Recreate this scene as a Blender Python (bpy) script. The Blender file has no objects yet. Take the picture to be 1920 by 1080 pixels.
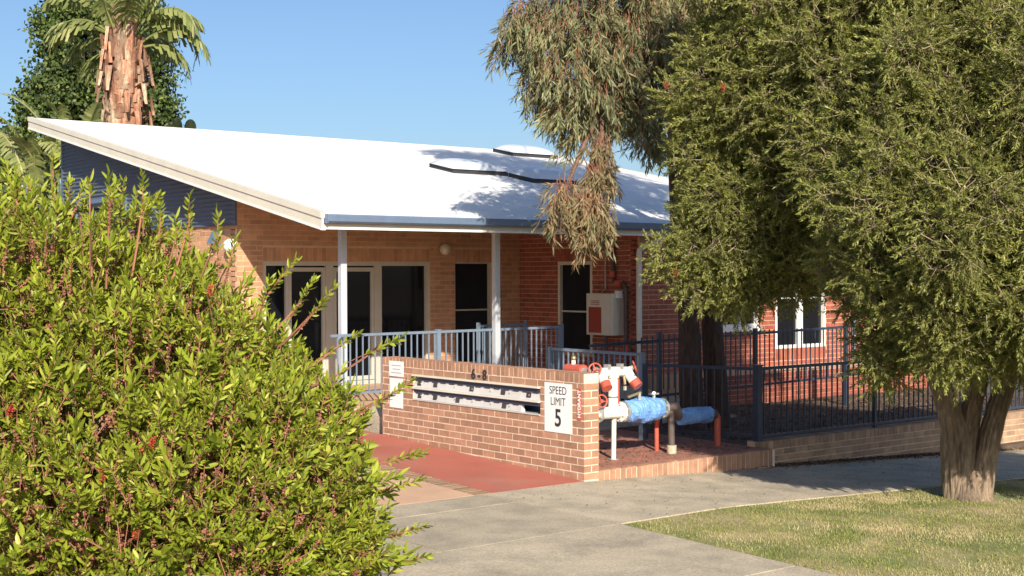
import bpy, bmesh, math, random
import numpy as np
from mathutils import Vector, Matrix

random.seed(7)
rng = np.random.default_rng(11)
sc = bpy.context.scene
COL = sc.collection

# ------------------------------------------------------------------ camera
FPX, CX, CY = 2550.0, 960.0, 540.0
CAM = np.array([-10.3046, -11.7001, 2.3769])
YAW, PITCH, ROLL = (math.radians(a) for a in (38.3526, -0.5902, -0.1940))
FW = np.array([math.sin(YAW)*math.cos(PITCH), math.cos(YAW)*math.cos(PITCH), math.sin(PITCH)])
RT0 = np.array([math.cos(YAW), -math.sin(YAW), 0.0])
UP0 = np.cross(RT0, FW)
RT = RT0*math.cos(ROLL) + UP0*math.sin(ROLL)
UP = -RT0*math.sin(ROLL) + UP0*math.cos(ROLL)
cd = bpy.data.cameras.new('camera')
cam = bpy.data.objects.new('camera', cd)
COL.objects.link(cam)
cd.sensor_width = 36.0
cd.lens = FPX/1920.0*36.0
cd.clip_start = 0.1
cd.clip_end = 3000.0
cam.matrix_world = Matrix(((RT[0], UP[0], -FW[0], CAM[0]), (RT[1], UP[1], -FW[1], CAM[1]),
                           (RT[2], UP[2], -FW[2], CAM[2]), (0, 0, 0, 1)))
sc.camera = cam

# ------------------------------------------------------------------ light
SUN = Vector((-0.53, -1.0, 0.57)).normalized()          # towards the sun
elev = math.asin(SUN.z)
w = bpy.data.worlds.new('World')
sc.world = w
w.use_nodes = True
wn = w.node_tree
sky = wn.nodes.new('ShaderNodeTexSky')
sky.sky_type = 'NISHITA'
sky.sun_disc = False
sky.sun_elevation = elev
sky.sun_rotation = math.atan2(SUN.x, SUN.y)
sky.air_density = 1.0
sky.dust_density = 2.6
sky.ozone_density = 4.5
sky.altitude = 600
wn.links.new(sky.outputs[0], wn.nodes['Background'].inputs[0])
wn.nodes['Background'].inputs[1].default_value = 0.088
sd = bpy.data.lights.new('sun', 'SUN')
sd.energy = 4.8
sd.angle = math.radians(0.5)
sd.color = (1.0, 0.91, 0.77)
so = bpy.data.objects.new('sun', sd)
COL.objects.link(so)
so.rotation_euler = (-SUN).to_track_quat('-Z', 'Y').to_euler()
so.location = (-20, -25, 30)
sc.view_settings.view_transform = 'Standard'
sc.view_settings.look = 'None'
sc.view_settings.exposure = 0.64
sc.view_settings.gamma = 1.0


# ------------------------------------------------------------------ helpers
def at(px, py, depth):
    """point seen at a pixel of the 1920 wide photograph, at this depth in metres"""
    return CAM + depth*(FW + RT*(px-CX)/FPX - UP*(py-CY)/FPX)


def to_px(p):
    v = np.asarray(p, float) - CAM
    z = v @ FW
    return CX + FPX*(v @ RT)/z, CY - FPX*(v @ UP)/z, FPX/z


WLOC = {}


def thing(name, label, cat, loc=(0, 0, 0), group=None):
    o = bpy.data.objects.new(name, None)
    COL.objects.link(o)
    o.location = loc
    o.empty_display_size = 0.1
    o['label'] = label
    o['category'] = cat
    if group:
        o['group'] = group
    WLOC[o.name] = Vector(loc)
    return o


def tag(o, label, cat, group=None):
    o['label'] = label
    o['category'] = cat
    if group:
        o['group'] = group
    return o


def origin(parent):
    return WLOC[parent.name] if parent is not None else Vector((0, 0, 0))


def link_mesh(name, me, parent, world_loc=None, rot=None):
    o = bpy.data.objects.new(name, me)
    COL.objects.link(o)
    base = origin(parent)
    wl = Vector(world_loc) if world_loc is not None else base
    if parent is not None:
        o.parent = parent
        o.location = wl - base
    else:
        o.location = wl
    if rot is not None:
        o.rotation_euler = rot
    WLOC[o.name] = wl.copy()
    return o


class MB:
    """collects pieces in world coordinates, builds ONE mesh object"""
    def __init__(self):
        self.v = []
        self.f = []

    def add(self, vs, fs):
        k = len(self.v)
        self.v += [tuple(p) for p in vs]
        self.f += [tuple(i+k for i in f) for f in fs]
        return self

    def box(self, x0, x1, y0, y1, z0, z1):
        vs = [(x, y, z) for z in (z0, z1) for y in (y0, y1) for x in (x0, x1)]
        return self.add(vs, [(0, 2, 3, 1), (4, 5, 7, 6), (0, 1, 5, 4), (2, 6, 7, 3), (0, 4, 6, 2), (1, 3, 7, 5)])

    def hexa(self, bottom, top):
        """two loops of 4 points, counter-clockwise seen from above"""
        return self.add(list(bottom)+list(top), [(3, 2, 1, 0), (4, 5, 6, 7), (0, 1, 5, 4), (1, 2, 6, 5), (2, 3, 7, 6), (3, 0, 4, 7)])

    def tube(self, pts, radii, n=8, caps=True):
        pts = [Vector(p) for p in pts]
        if not hasattr(radii, '__len__'):
            radii = [radii]*len(pts)
        k = len(self.v)
        ref = None
        for i, p in enumerate(pts):
            d = (pts[min(i+1, len(pts)-1)] - pts[max(i-1, 0)]).normalized()
            if ref is None:
                ref = Vector((0, 0, 1)) if abs(d.z) < 0.9 else Vector((1, 0, 0))
            a = (ref - d*ref.dot(d)).normalized()
            ref = a
            b = d.cross(a)
            for j in range(n):
                t = 2*math.pi*j/n
                self.v.append(tuple(p + (a*math.cos(t) + b*math.sin(t))*radii[i]))
        for i in range(len(pts)-1):
            for j in range(n):
                j2 = (j+1) % n
                self.f.append((k+i*n+j, k+i*n+j2, k+(i+1)*n+j2, k+(i+1)*n+j))
        if caps:
            self.f.append(tuple(k+j for j in reversed(range(n))))
            self.f.append(tuple(k+(len(pts)-1)*n+j for j in range(n)))
        return self

    def sphere(self, c, r, n=12, m=8, sz=1.0):
        k = len(self.v)
        c = Vector(c)
        self.v.append(tuple(c+Vector((0, 0, r*sz))))
        for i in range(1, m):
            t = math.pi*i/m
            for j in range(n):
                q = 2*math.pi*j/n
                self.v.append(tuple(c+Vector((r*math.sin(t)*math.cos(q), r*math.sin(t)*math.sin(q), r*sz*math.cos(t)))))
        self.v.append(tuple(c-Vector((0, 0, r*sz))))
        e = len(self.v)-1
        for j in range(n):
            self.f.append((k, k+1+j, k+1+(j+1) % n))
            self.f.append((e, e-n+(j+1) % n, e-n+j))
        for i in range(m-2):
            for j in range(n):
                a = k+1+i*n
                self.f.append((a+j, a+n+j, a+n+(j+1) % n, a+(j+1) % n))
        return self

    def build(self, name, mat, parent=None, smooth=False, bevel=0.0, world_loc=None):
        base = Vector(world_loc) if world_loc is not None else origin(parent)
        me = bpy.data.meshes.new(name)
        me.from_pydata([(x-base.x, y-base.y, z-base.z) for x, y, z in self.v], [], self.f)
        if bevel > 0:
            bm = bmesh.new()
            bm.from_mesh(me)
            bmesh.ops.bevel(bm, geom=list(bm.edges), offset=bevel, segments=2, affect='EDGES', profile=0.6)
            bm.to_mesh(me)
            bm.free()
        if smooth:
            me.polygons.foreach_set('use_smooth', [True]*len(me.polygons))
        me.materials.append(mat)
        return link_mesh(name, me, parent, base)


def struct(o):
    o['kind'] = 'structure'
    return o


def stuff(o):
    o['kind'] = 'stuff'
    return o


# ------------------------------------------------------------------ materials
def M(name, col, rough=0.6, metal=0.0, spec=0.5, noise=None, bump=None, rnd=0.0, col2=None, fine=None, coat=0.0, stretch=None):
    """procedural principled material: noise=(scale, amount), bump=(scale, strength), rnd = piece to piece change,
    col2 = second colour mixed in by noise"""
    m = bpy.data.materials.new(name)
    m.use_nodes = True
    nt = m.node_tree
    b = nt.nodes['Principled BSDF']
    b.inputs['Roughness'].default_value = rough
    b.inputs['Metallic'].default_value = metal
    b.inputs['Specular IOR Level'].default_value = spec
    b.inputs['Coat Weight'].default_value = coat
    geo = nt.nodes.new('ShaderNodeNewGeometry')

    def node(t, **kw):
        n = nt.nodes.new(t)
        for k, v in kw.items():
            setattr(n, k, v)
        return n
    rgb = node('ShaderNodeRGB')
    rgb.outputs[0].default_value = (*col, 1)
    cur = rgb.outputs[0]

    def noise_out(scale, detail=4.0):
        n = node('ShaderNodeTexNoise')
        n.inputs['Scale'].default_value = scale
        n.inputs['Detail'].default_value = detail
        n.inputs['Roughness'].default_value = 0.6
        src = geo.outputs['Position']
        if stretch:
            mp = node('ShaderNodeVectorMath', operation='MULTIPLY')
            mp.inputs[1].default_value = stretch
            nt.links.new(src, mp.inputs[0])
            src = mp.outputs[0]
        nt.links.new(src, n.inputs['Vector'])
        return n.outputs['Fac']

    def ranged(fac, lo, hi, f0=0.3, f1=0.7):
        r = node('ShaderNodeMapRange')
        r.inputs[1].default_value = f0
        r.inputs[2].default_value = f1
        r.inputs[3].default_value = lo
        r.inputs[4].default_value = hi
        nt.links.new(fac, r.inputs[0])
        return r.outputs[0]

    def scaled(c, f):
        v = node('ShaderNodeVectorMath', operation='SCALE')
        nt.links.new(c, v.inputs[0])
        nt.links.new(f, v.inputs['Scale'])
        return v.outputs[0]
    if col2 is not None:
        mx = node('ShaderNodeMix', data_type='RGBA')
        nt.links.new(ranged(noise_out(col2[1]), 0, 1, *(col2[2] if len(col2) > 2 else (0.4, 0.6))), mx.inputs[0])
        nt.links.new(cur, mx.inputs[6])
        mx.inputs[7].default_value = (*col2[0], 1)
        cur = mx.outputs[2]
    if noise:
        cur = scaled(cur, ranged(noise_out(noise[0]), 1-noise[1], 1+noise[1]))
    if fine:
        cur = scaled(cur, ranged(noise_out(fine[0], 2.0), 1-fine[1], 1+fine[1]))
    if rnd:
        oi = node('ShaderNodeObjectInfo')
        ad = node('ShaderNodeMath', operation='ADD')
        nt.links.new(oi.outputs['Random'], ad.inputs[0])
        nt.links.new(geo.outputs['Random Per Island'], ad.inputs[1])
        fr = node('ShaderNodeMath', operation='FRACT')
        nt.links.new(ad.outputs[0], fr.inputs[0])
        cur = scaled(cur, ranged(fr.outputs[0], 1-rnd, 1+rnd, 0, 1))
    nt.links.new(cur, b.inputs['Base Color'])
    if bump:
        bp = node('ShaderNodeBump')
        bp.inputs['Strength'].default_value = bump[1]
        bp.inputs['Distance'].default_value = 0.02
        nt.links.new(noise_out(bump[0], 6.0), bp.inputs['Height'])
        nt.links.new(bp.outputs[0], b.inputs['Normal'])
    return m


def leaf_mat(name, c0, c1, c2, trans=0.3, rough=0.5, noise=(2.0, 0.15), f=(0.45, 0.85), spec=0.35, patch=None):
    """leaves: colour runs c0 > c1 > c2 from leaf to leaf, some light passes through"""
    m = bpy.data.materials.new(name)
    m.use_nodes = True
    nt = m.node_tree
    b = nt.nodes['Principled BSDF']
    b.inputs['Roughness'].default_value = rough
    b.inputs['Specular IOR Level'].default_value = spec
    geo = nt.nodes.new('ShaderNodeNewGeometry')
    oi = nt.nodes.new('ShaderNodeObjectInfo')
    ad = nt.nodes.new('ShaderNodeMath')
    ad.operation = 'ADD'
    nt.links.new(oi.outputs['Random'], ad.inputs[0])
    nt.links.new(geo.outputs['Random Per Island'], ad.inputs[1])
    fr = nt.nodes.new('ShaderNodeMath')
    fr.operation = 'FRACT'
    nt.links.new(ad.outputs[0], fr.inputs[0])
    rp = nt.nodes.new('ShaderNodeValToRGB')
    rp.color_ramp.elements[0].color = (*c0, 1)
    rp.color_ramp.elements[1].color = (*c2, 1)
    rp.color_ramp.elements[1].position = 1.0
    e = rp.color_ramp.elements.new(f[0])
    e.color = (*c1, 1)
    e = rp.color_ramp.elements.new(f[1])
    e.color = (*c1, 1)
    nt.links.new(fr.outputs[0], rp.inputs[0])
    n = nt.nodes.new('ShaderNodeTexNoise')
    n.inputs['Scale'].default_value = noise[0]
    nt.links.new(geo.outputs['Position'], n.inputs['Vector'])
    mr = nt.nodes.new('ShaderNodeMapRange')
    mr.inputs[1].default_value = 0.3
    mr.inputs[2].default_value = 0.7
    mr.inputs[3].default_value = 1-noise[1]
    mr.inputs[4].default_value = 1+noise[1]
    nt.links.new(n.outputs['Fac'], mr.inputs[0])
    v = nt.nodes.new('ShaderNodeVectorMath')
    v.operation = 'SCALE'
    nt.links.new(rp.outputs[0], v.inputs[0])
    nt.links.new(mr.outputs[0], v.inputs['Scale'])
    nt.links.new(v.outputs[0], b.inputs['Base Color'])
    if patch:
        n2 = nt.nodes.new('ShaderNodeTexNoise')
        n2.inputs['Scale'].default_value = patch[1]
        n2.inputs['Detail'].default_value = 5.0
        nt.links.new(geo.outputs['Position'], n2.inputs['Vector'])
        m2 = nt.nodes.new('ShaderNodeMapRange')
        m2.inputs[1].default_value = patch[2]
        m2.inputs[2].default_value = patch[3]
        nt.links.new(n2.outputs['Fac'], m2.inputs[0])
        mm = nt.nodes.new('ShaderNodeMix')
        mm.data_type = 'RGBA'
        nt.links.new(m2.outputs[0], mm.inputs[0])
        nt.links.new(v.outputs[0], mm.inputs[6])
        mm.inputs[7].default_value = (*patch[0], 1)
        nt.links.new(mm.outputs[2], b.inputs['Base Color'])
    tr = nt.nodes.new('ShaderNodeBsdfTranslucent')
    nt.links.new(v.outputs[0], tr.inputs['Color'])
    mx = nt.nodes.new('ShaderNodeMixShader')
    mx.inputs[0].default_value = trans
    nt.links.new(b.outputs[0], mx.inputs[1])
    nt.links.new(tr.outputs[0], mx.inputs[2])
    nt.links.new(mx.outputs[0], nt.nodes['Material Output'].inputs['Surface'])
    return m


MAT = dict(
    brick_tan=M('tan brick', (0.39, 0.215, 0.135), 0.85, noise=(9, 0.16), fine=(140, 0.14), bump=(160, 0.35), rnd=0.17),
    brick_house=M('brown house brick', (0.50, 0.27, 0.15), 0.85, noise=(7, 0.15), fine=(120, 0.14), bump=(140, 0.35), rnd=0.18),
    brick_red=M('red house brick', (0.32, 0.088, 0.053), 0.85, noise=(7, 0.18), fine=(120, 0.14), bump=(140, 0.35), rnd=0.22),
    brick_low=M('buff brick', (0.36, 0.235, 0.15), 0.88, noise=(6, 0.22), fine=(120, 0.16), bump=(140, 0.35), rnd=0.2),
    mortar=M('cream mortar', (0.74, 0.62, 0.48), 0.95, noise=(12, 0.12), bump=(180, 0.4)),
    mortar_house=M('house mortar', (0.62, 0.46, 0.31), 0.95, noise=(12, 0.12), bump=(180, 0.4)),
    mortar_red=M('red wall mortar', (0.55, 0.37, 0.25), 0.95, noise=(12, 0.12), bump=(180, 0.4)),
    roof=M('white roof sheet', (0.80, 0.80, 0.79), 0.42, noise=(1.3, 0.05), fine=(9, 0.03)),
    cream=M('cream paint', (0.66, 0.62, 0.52), 0.5, noise=(3, 0.06)),
    white=M('white paint', (0.78, 0.77, 0.74), 0.45, noise=(6, 0.04)),
    sign_white=M('white sign face', (0.80, 0.80, 0.79), 0.4, noise=(9, 0.03)),
    frame=M('cream window frame', (0.50, 0.47, 0.40), 0.45, noise=(5, 0.05)),
    gutter=M('slate blue gutter', (0.13, 0.18, 0.27), 0.35, noise=(4, 0.1)),
    slate=M('slate blue paint', (0.12, 0.17, 0.25), 0.4, noise=(6, 0.12)),
    rail=M('blue grey rail paint', (0.17, 0.22, 0.29), 0.4, noise=(8, 0.1)),
    fence=M('dark navy fence paint', (0.035, 0.048, 0.075), 0.4, noise=(8, 0.15)),
    column=M('pale grey column paint', (0.46, 0.49, 0.53), 0.45, noise=(5, 0.05)),
    clad=M('dark blue corrugated sheet', (0.09, 0.112, 0.165), 0.4, noise=(2, 0.08)),
    glass=M('dark window glass', (0.008, 0.009, 0.012), 0.06, spec=0.35),
    screen=M('dark fly screen', (0.016, 0.017, 0.022), 0.65, spec=0.15, noise=(4, 0.15)),
    concrete=M('weathered concrete', (0.48, 0.405, 0.295), 0.92, noise=(0.9, 0.14), fine=(45, 0.22), bump=(60, 0.3), rnd=0.07, col2=((0.33, 0.285, 0.215), 2.3, (0.42, 0.7))),
    redpaint=M('red painted concrete', (0.42, 0.125, 0.085), 0.8, noise=(1.4, 0.12), fine=(60, 0.06), bump=(60, 0.15), col2=((0.36, 0.17, 0.12), 1.1, (0.5, 0.75))),
    apricot=M('apricot concrete', (0.56, 0.36, 0.235), 0.88, noise=(1.5, 0.1), fine=(60, 0.08), bump=(60, 0.2)),
    edging=M('brown edging brick', (0.30, 0.19, 0.12), 0.9, noise=(7, 0.15), fine=(90, 0.12), rnd=0.2),
    paver=M('red brown paving', (0.40, 0.165, 0.115), 0.9, noise=(2.5, 0.2), fine=(70, 0.12), bump=(60, 0.25), col2=((0.27, 0.16, 0.11), 1.6, (0.45, 0.7))),
    soil=M('dry soil', (0.11, 0.075, 0.05), 0.97, noise=(3, 0.3), fine=(50, 0.25), bump=(30, 0.6)),
    turf=M('worn turf soil', (0.36, 0.29, 0.15), 0.97, noise=(2, 0.2), fine=(60, 0.25), bump=(40, 0.6), col2=((0.17, 0.20, 0.055), 0.9, (0.42, 0.58))),
    asphalt=M('asphalt', (0.055, 0.055, 0.056), 0.9, noise=(1, 0.15), fine=(90, 0.25), bump=(80, 0.4)),
    bark=M('grey brown bark', (0.20, 0.145, 0.10), 0.95, noise=(5, 0.3), fine=(34, 0.35), bump=(30, 1.0), stretch=(1, 1, 0.22), col2=((0.30, 0.23, 0.16), 12.0, (0.5, 0.7))),
    bark_dark=M('dark bark', (0.075, 0.045, 0.032), 0.95, noise=(4, 0.25), fine=(30, 0.35), bump=(26, 1.0), stretch=(1, 1, 0.2)),
    bark_upper=M('upper bark', (0.16, 0.095, 0.065), 0.95, noise=(3, 0.35), fine=(24, 0.3), bump=(14, 0.8)),
    twig=M('red brown twig', (0.30, 0.125, 0.075), 0.8, rnd=0.3),
    twig_grey=M('pale twig', (0.30, 0.23, 0.15), 0.85, rnd=0.3),
    bloom=M('red bottlebrush flower', (0.50, 0.06, 0.04), 0.8, rnd=0.3),
    palm_brown=M('dead palm sheath', (0.29, 0.135, 0.08), 0.9, noise=(3, 0.35), fine=(26, 0.35), rnd=0.45, stretch=(1, 1, 0.35), bump=(20, 0.8), col2=((0.46, 0.34, 0.23), 2.0, (0.45, 0.62))),
    steel=M('galvanised steel', (0.55, 0.55, 0.52), 0.4, metal=0.6, noise=(12, 0.12)),
    pipe_white=M('white pipe paint', (0.72, 0.70, 0.65), 0.45, noise=(9, 0.1)),
    pipe_dark=M('dark pipe', (0.10, 0.075, 0.065), 0.6, noise=(9, 0.2)),
    red=M('red valve paint', (0.50, 0.10, 0.06), 0.45, noise=(10, 0.12)),
    blue_wrap=M('blue plastic wrap', (0.16, 0.34, 0.72), 0.3, noise=(9, 0.18), bump=(22, 0.9)),
    brass=M('brass', (0.50, 0.42, 0.22), 0.35, metal=0.7),
    ink=M('black lettering', (0.03, 0.03, 0.032), 0.5),
    grey_ink=M('grey print', (0.35, 0.36, 0.38), 0.5),
    plate=M('dark number plate', (0.055, 0.045, 0.045), 0.5, rnd=0.2),
    letterbox=M('silver letterbox paint', (0.56, 0.55, 0.52), 0.35, noise=(7, 0.05), rnd=0.05),
    navy=M('navy back and slot shade', (0.03, 0.045, 0.10), 0.45),
    globe=M('frosted lamp glass', (0.62, 0.58, 0.48), 0.15, spec=0.6, coat=0.5),
    sheet_red=M('red notice', (0.33, 0.05, 0.03), 0.5, noise=(9, 0.08)),
    dome=M('skylight dome', (0.62, 0.66, 0.70), 0.25, spec=0.6),
    dark_gap=M('dark gap', (0.03, 0.03, 0.035), 0.7),
)
LEAF = dict(
    bush=leaf_mat('bush leaf', (0.12, 0.165, 0.016), (0.31, 0.36, 0.034), (0.50, 0.48, 0.095), 0.30, 0.42, (3.5, 0.22), (0.55, 0.88)),
    bottle=leaf_mat('bottlebrush leaf', (0.085, 0.115, 0.024), (0.25, 0.27, 0.062), (0.43, 0.39, 0.12), 0.30, 0.45, (1.3, 0.25)),
    gum=leaf_mat('gum leaf', (0.12, 0.15, 0.075), (0.25, 0.265, 0.13), (0.36, 0.21, 0.11), 0.25, 0.45, (0.9, 0.25), (0.4, 0.86)),
    gum_brown=leaf_mat('browned gum leaf', (0.17, 0.19, 0.09), (0.29, 0.24, 0.125), (0.38, 0.21, 0.11), 0.25, 0.55, (0.9, 0.25), (0.4, 0.75)),
    dark=leaf_mat('dark fig leaf', (0.03, 0.05, 0.014), (0.07, 0.105, 0.025), (0.18, 0.21, 0.05), 0.15, 0.5, (0.5, 0.35), (0.5, 0.8)),
    palm=leaf_mat('palm leaf', (0.14, 0.18, 0.05), (0.29, 0.32, 0.11), (0.48, 0.45, 0.21), 0.3, 0.4, (0.7, 0.25)),
    far=leaf_mat('far tree leaf', (0.06, 0.09, 0.035), (0.10, 0.14, 0.05), (0.20, 0.22, 0.09), 0.2, 0.6, (0.5, 0.3)),
    litter=leaf_mat('leaf litter', (0.07, 0.04, 0.022), (0.16, 0.10, 0.055), (0.30, 0.21, 0.12), 0.0, 0.9, (2, 0.25)),
    grass=leaf_mat('grass blade', (0.15, 0.20, 0.035), (0.24, 0.27, 0.06), (0.42, 0.34, 0.16), 0.2, 0.6, (1.1, 0.2), (0.3, 0.6), patch=((0.50, 0.41, 0.215), 1.0, 0.46, 0.62)),
)


# ------------------------------------------------------------------ numpy meshes for foliage and grass
def quad_mesh(name, verts, quads, mats, mat_idx=None):
    me = bpy.data.meshes.new(name)
    nv, nq = len(verts), len(quads)
    me.vertices.add(nv)
    me.vertices.foreach_set('co', np.ascontiguousarray(verts, dtype=np.float32).ravel())
    me.loops.add(nq*4)
    me.loops.foreach_set('vertex_index', np.ascontiguousarray(quads, dtype=np.int32).ravel())
    me.polygons.add(nq)
    me.polygons.foreach_set('loop_start', np.arange(0, nq*4, 4, dtype=np.int32))
    me.polygons.foreach_set('loop_total', np.full(nq, 4, dtype=np.int32))
    for m in mats:
        me.materials.append(m)
    if mat_idx is not None:
        me.polygons.foreach_set('material_index', np.ascontiguousarray(mat_idx, dtype=np.int32))
    me.update(calc_edges=True)
    return me


def unit(v):
    return v/np.maximum(np.linalg.norm(v, axis=-1, keepdims=True), 1e-9)


def frames(d, spin=None):
    """rotation matrices whose third column is d"""
    n = len(d)
    d = unit(d)
    ref = np.where(np.abs(d[:, 2:3]) < 0.95, np.array([[0, 0, 1.0]]), np.array([[1.0, 0, 0]]))
    a = unit(np.cross(ref, d))
    b = np.cross(d, a)
    if spin is None:
        spin = rng.uniform(0, 2*np.pi, n)
    c, s = np.cos(spin)[:, None], np.sin(spin)[:, None]
    return np.stack([a*c+b*s, -a*s+b*c, d], axis=2)


class Spray:
    """template twig with leaves; local +Z runs along the twig"""
    def __init__(self):
        self.v = np.zeros((0, 3))
        self.q = np.zeros((0, 4), int)
        self.m = np.zeros(0, int)

    def put(self, v, q, mi):
        self.q = np.vstack([self.q, np.asarray(q)+len(self.v)])
        self.v = np.vstack([self.v, v])
        self.m = np.concatenate([self.m, np.full(len(q), mi)])

    def leaf(self, base, d, length, width, fold=0.25, droop=0.1, wide=False, mi=0):
        d = unit(np.asarray(d, float)[None])
        fr = frames(d, np.array([rng.uniform(0, 6.28)]) if fold is None else None)[0]
        # keep the leaf's face roughly outwards: use random spin
        x, y = fr[:, 0], fr[:, 1]
        d = d[0]
        base = np.asarray(base, float)
        tip = base + d*length - np.array([0, 0, droop*length])
        if wide:
            l1 = base + d*length*.33 + x*width*.5 + y*width*.2
            l2 = base + d*length*.70 + x*width*.42 + y*width*.2 - np.array([0, 0, droop*length*.4])
            r1 = base + d*length*.33 - x*width*.5 + y*width*.2
            r2 = base + d*length*.70 - x*width*.42 + y*width*.2 - np.array([0, 0, droop*length*.4])
            self.put(np.array([base, r1, r2, tip, l2, l1]), [[0, 1, 2, 3], [0, 3, 4, 5]], mi)
        else:
            l1 = base + d*length*.42 + x*width*.5 + y*width*.15
            r1 = base + d*length*.42 - x*width*.5 + y*width*.15
            self.put(np.array([base, r1, tip, l1]), [[0, 1, 2, 3]], mi)

    def stem(self, pts, r0, r1, mi=1):
        pts = np.asarray(pts, float)
        vs, qs = [], []
        n = len(pts)
        for i, p in enumerate(pts):
            r = r0+(r1-r0)*i/(n-1)
            for j in range(3):
                t = 2.094*j
                vs.append(p+np.array([r*math.cos(t), r*math.sin(t), 0]))
        for i in range(n-1):
            for j in range(3):
                j2 = (j+1) % 3
                qs.append([i*3+j, i*3+j2, (i+1)*3+j2, (i+1)*3+j])
        self.put(np.array(vs), qs, mi)


def scatter(templates, pos, dirs, scale, spin=None):
    """all the sprays as one set of vertices and quads"""
    V, Q, MI = [], [], []
    off = 0
    pick = rng.integers(0, len(templates), len(pos))
    Rm = frames(dirs, spin)
    for k, t in enumerate(templates):
        idx = np.where(pick == k)[0]
        if not len(idx):
            continue
        vs = np.einsum('nij,vj->nvi', Rm[idx], t.v)*scale[idx][:, None, None] + pos[idx][:, None, :]
        nq = t.q[None]+(np.arange(len(idx))*len(t.v))[:, None, None]+off
        V.append(vs.reshape(-1, 3))
        Q.append(nq.reshape(-1, 4))
        MI.append(np.tile(t.m, len(idx)))
        off += len(idx)*len(t.v)
    return np.vstack(V), np.vstack(Q), np.concatenate(MI)


def value_noise(p, scale, seed=0):
    """smooth lumpy field, -1..1, from a few sines"""
    r = np.random.default_rng(seed)
    out = np.zeros(len(p))
    for i in range(7):
        k = unit(r.normal(size=(1, 3)))[0]*r.uniform(0.6, 1.7)/scale
        out += np.sin(p @ k*6.283 + r.uniform(0, 6.28))
    return out/3.0


def shoots_as_parts(parent, name, templates, mats, pos, dirs, scale):
    """single shoots that can be picked apart: objects of their own sharing template meshes"""
    meshes = [quad_mesh(name, t.v, t.q, mats, t.m) for t in templates]
    Rm = frames(dirs)
    base = origin(parent)
    for i in range(len(pos)):
        me = meshes[int(rng.integers(0, len(meshes)))]
        o = bpy.data.objects.new(name, me)
        COL.objects.link(o)
        o.parent = parent
        R3 = Matrix([list(Rm[i][r]) for r in range(3)])
        o.matrix_basis = Matrix.Translation(Vector(pos[i])-base) @ R3.to_4x4() @ Matrix.Scale(float(scale[i]), 4)


# ------------------------------------------------------------------ ground
def zt(x, y):
    """height of the finished ground"""
    xx = min(max(x, 0.0), 16.0)
    z = -0.042*xx
    if y < -2.2:
        z -= 0.02*min(-2.2-y, 4.0)
    if y > 0 and x < 0.1:
        z += 0.036*min(y, 12.0)
    return z


def ground_low(x, y):
    if x > -0.05 and y > 0.02 and x < 16:
        return -0.30
    return zt(x, y)-0.07


xs = sorted(set([-400, -150, -60, -30, -20, -14, -10, -8, -6, -4, -3, -2, -1, -0.06, -0.04] + [i*1.0 for i in range(0, 17)] + [20, 30, 60, 150, 400]))
ys = sorted(set([-400, -150, -60, -30, -20, -14, -10, -8, -7, -6.2, -5, -4, -3, -2.2, -1, 0.0, 0.04] + [i*1.0 for i in range(1, 13)] + [16, 20, 30, 60, 150, 500]))
gv = [(x, y, ground_low(x, y)) for y in ys for x in xs]
nx = len(xs)
gf = [(j*nx+i, j*nx+i+1, (j+1)*nx+i+1, (j+1)*nx+i) for j in range(len(ys)-1) for i in range(nx-1)]
struct(MB().add(gv, gf).build('ground', MAT['soil']))


def sheet(name, x0, x1, y0, y1, dz, mat, step=0.5, parent=None, thick=0.06, fz=zt):
    ax = np.linspace(x0, x1, max(2, int((x1-x0)/step)+1))
    ay = np.linspace(y0, y1, max(2, int((y1-y0)/step)+1))
    n, m_ = len(ax), len(ay)
    vs = [(x, y, fz(min(x, x1-1e-4), y)+dz) for y in ay for x in ax]
    fs = [(j*n+i, j*n+i+1, (j+1)*n+i+1, (j+1)*n+i) for j in range(m_-1) for i in range(n-1)]
    mb = MB().add(vs, fs)
    k = len(mb.v)
    ring = [j for j in range(n)] + [j*n+n-1 for j in range(1, m_)] + [(m_-1)*n+i for i in range(n-2, -1, -1)] + [j*n for j in range(m_-2, 0, -1)]
    mb.v += [(mb.v[i][0], mb.v[i][1], mb.v[i][2]-thick) for i in ring]
    L = len(ring)
    mb.f += [(ring[(i+1) % L], ring[i], k+i, k+(i+1) % L) for i in range(L)]
    return mb.build(name, mat, parent)


# road behind the verge, with its kerb
struct(sheet('road', -60, 60, -14.0, -6.35, -0.16, MAT['asphalt'], 5.0))
struct(sheet('kerb', -60, 60, -6.35, -6.15, -0.02, MAT['concrete'], 2.0, thick=0.3))
# verge
struct(sheet('verge', -1.52, 40, -6.15, -2.2, -0.012, MAT['turf'], 0.5))
struct(sheet('verge', -40, -4.9, -6.15, -2.2, -0.012, MAT['turf'], 0.5))
# footpath: concrete bays with grooves
fp = struct(sheet('footpath', -30, 30, -2.2, -0.0, -0.03, MAT['soil'], 1.0, thick=0.03))
g = 0.011
bays = [-16.5, -14.3, -12.2, -10.1, -8.0, -5.8, -3.55, -1.48, -0.15, 1.55, 3.4, 5.2, 7.0, 8.8, 10.6, 12.5, 14.5]
for i in range(len(bays)-1):
    a, b = bays[i]+g, bays[i+1]-g
    splits = [(-2.2, -0.62), (-0.62, -0.0)] if b < -1.4 else [(-2.2, -0.0)]
    for (c, d) in splits:
        sheet('slab', a, b, c+(g if c > -2.1 else 0.0), d-g, 0.0, MAT['concrete'], 0.6, parent=fp)
# driveway apron to the street
ap = struct(sheet('driveway_apron', -4.9, -1.5, -6.15, -2.2-0.001, -0.03, MAT['soil'], 0.8, thick=0.03))
for c, d in ((-6.15, -4.35), (-4.35, -2.2)):
    sheet('slab', -4.9+g, -1.5, c+g, d-g, 0.0, MAT['concrete'], 0.4, parent=ap)
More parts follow.
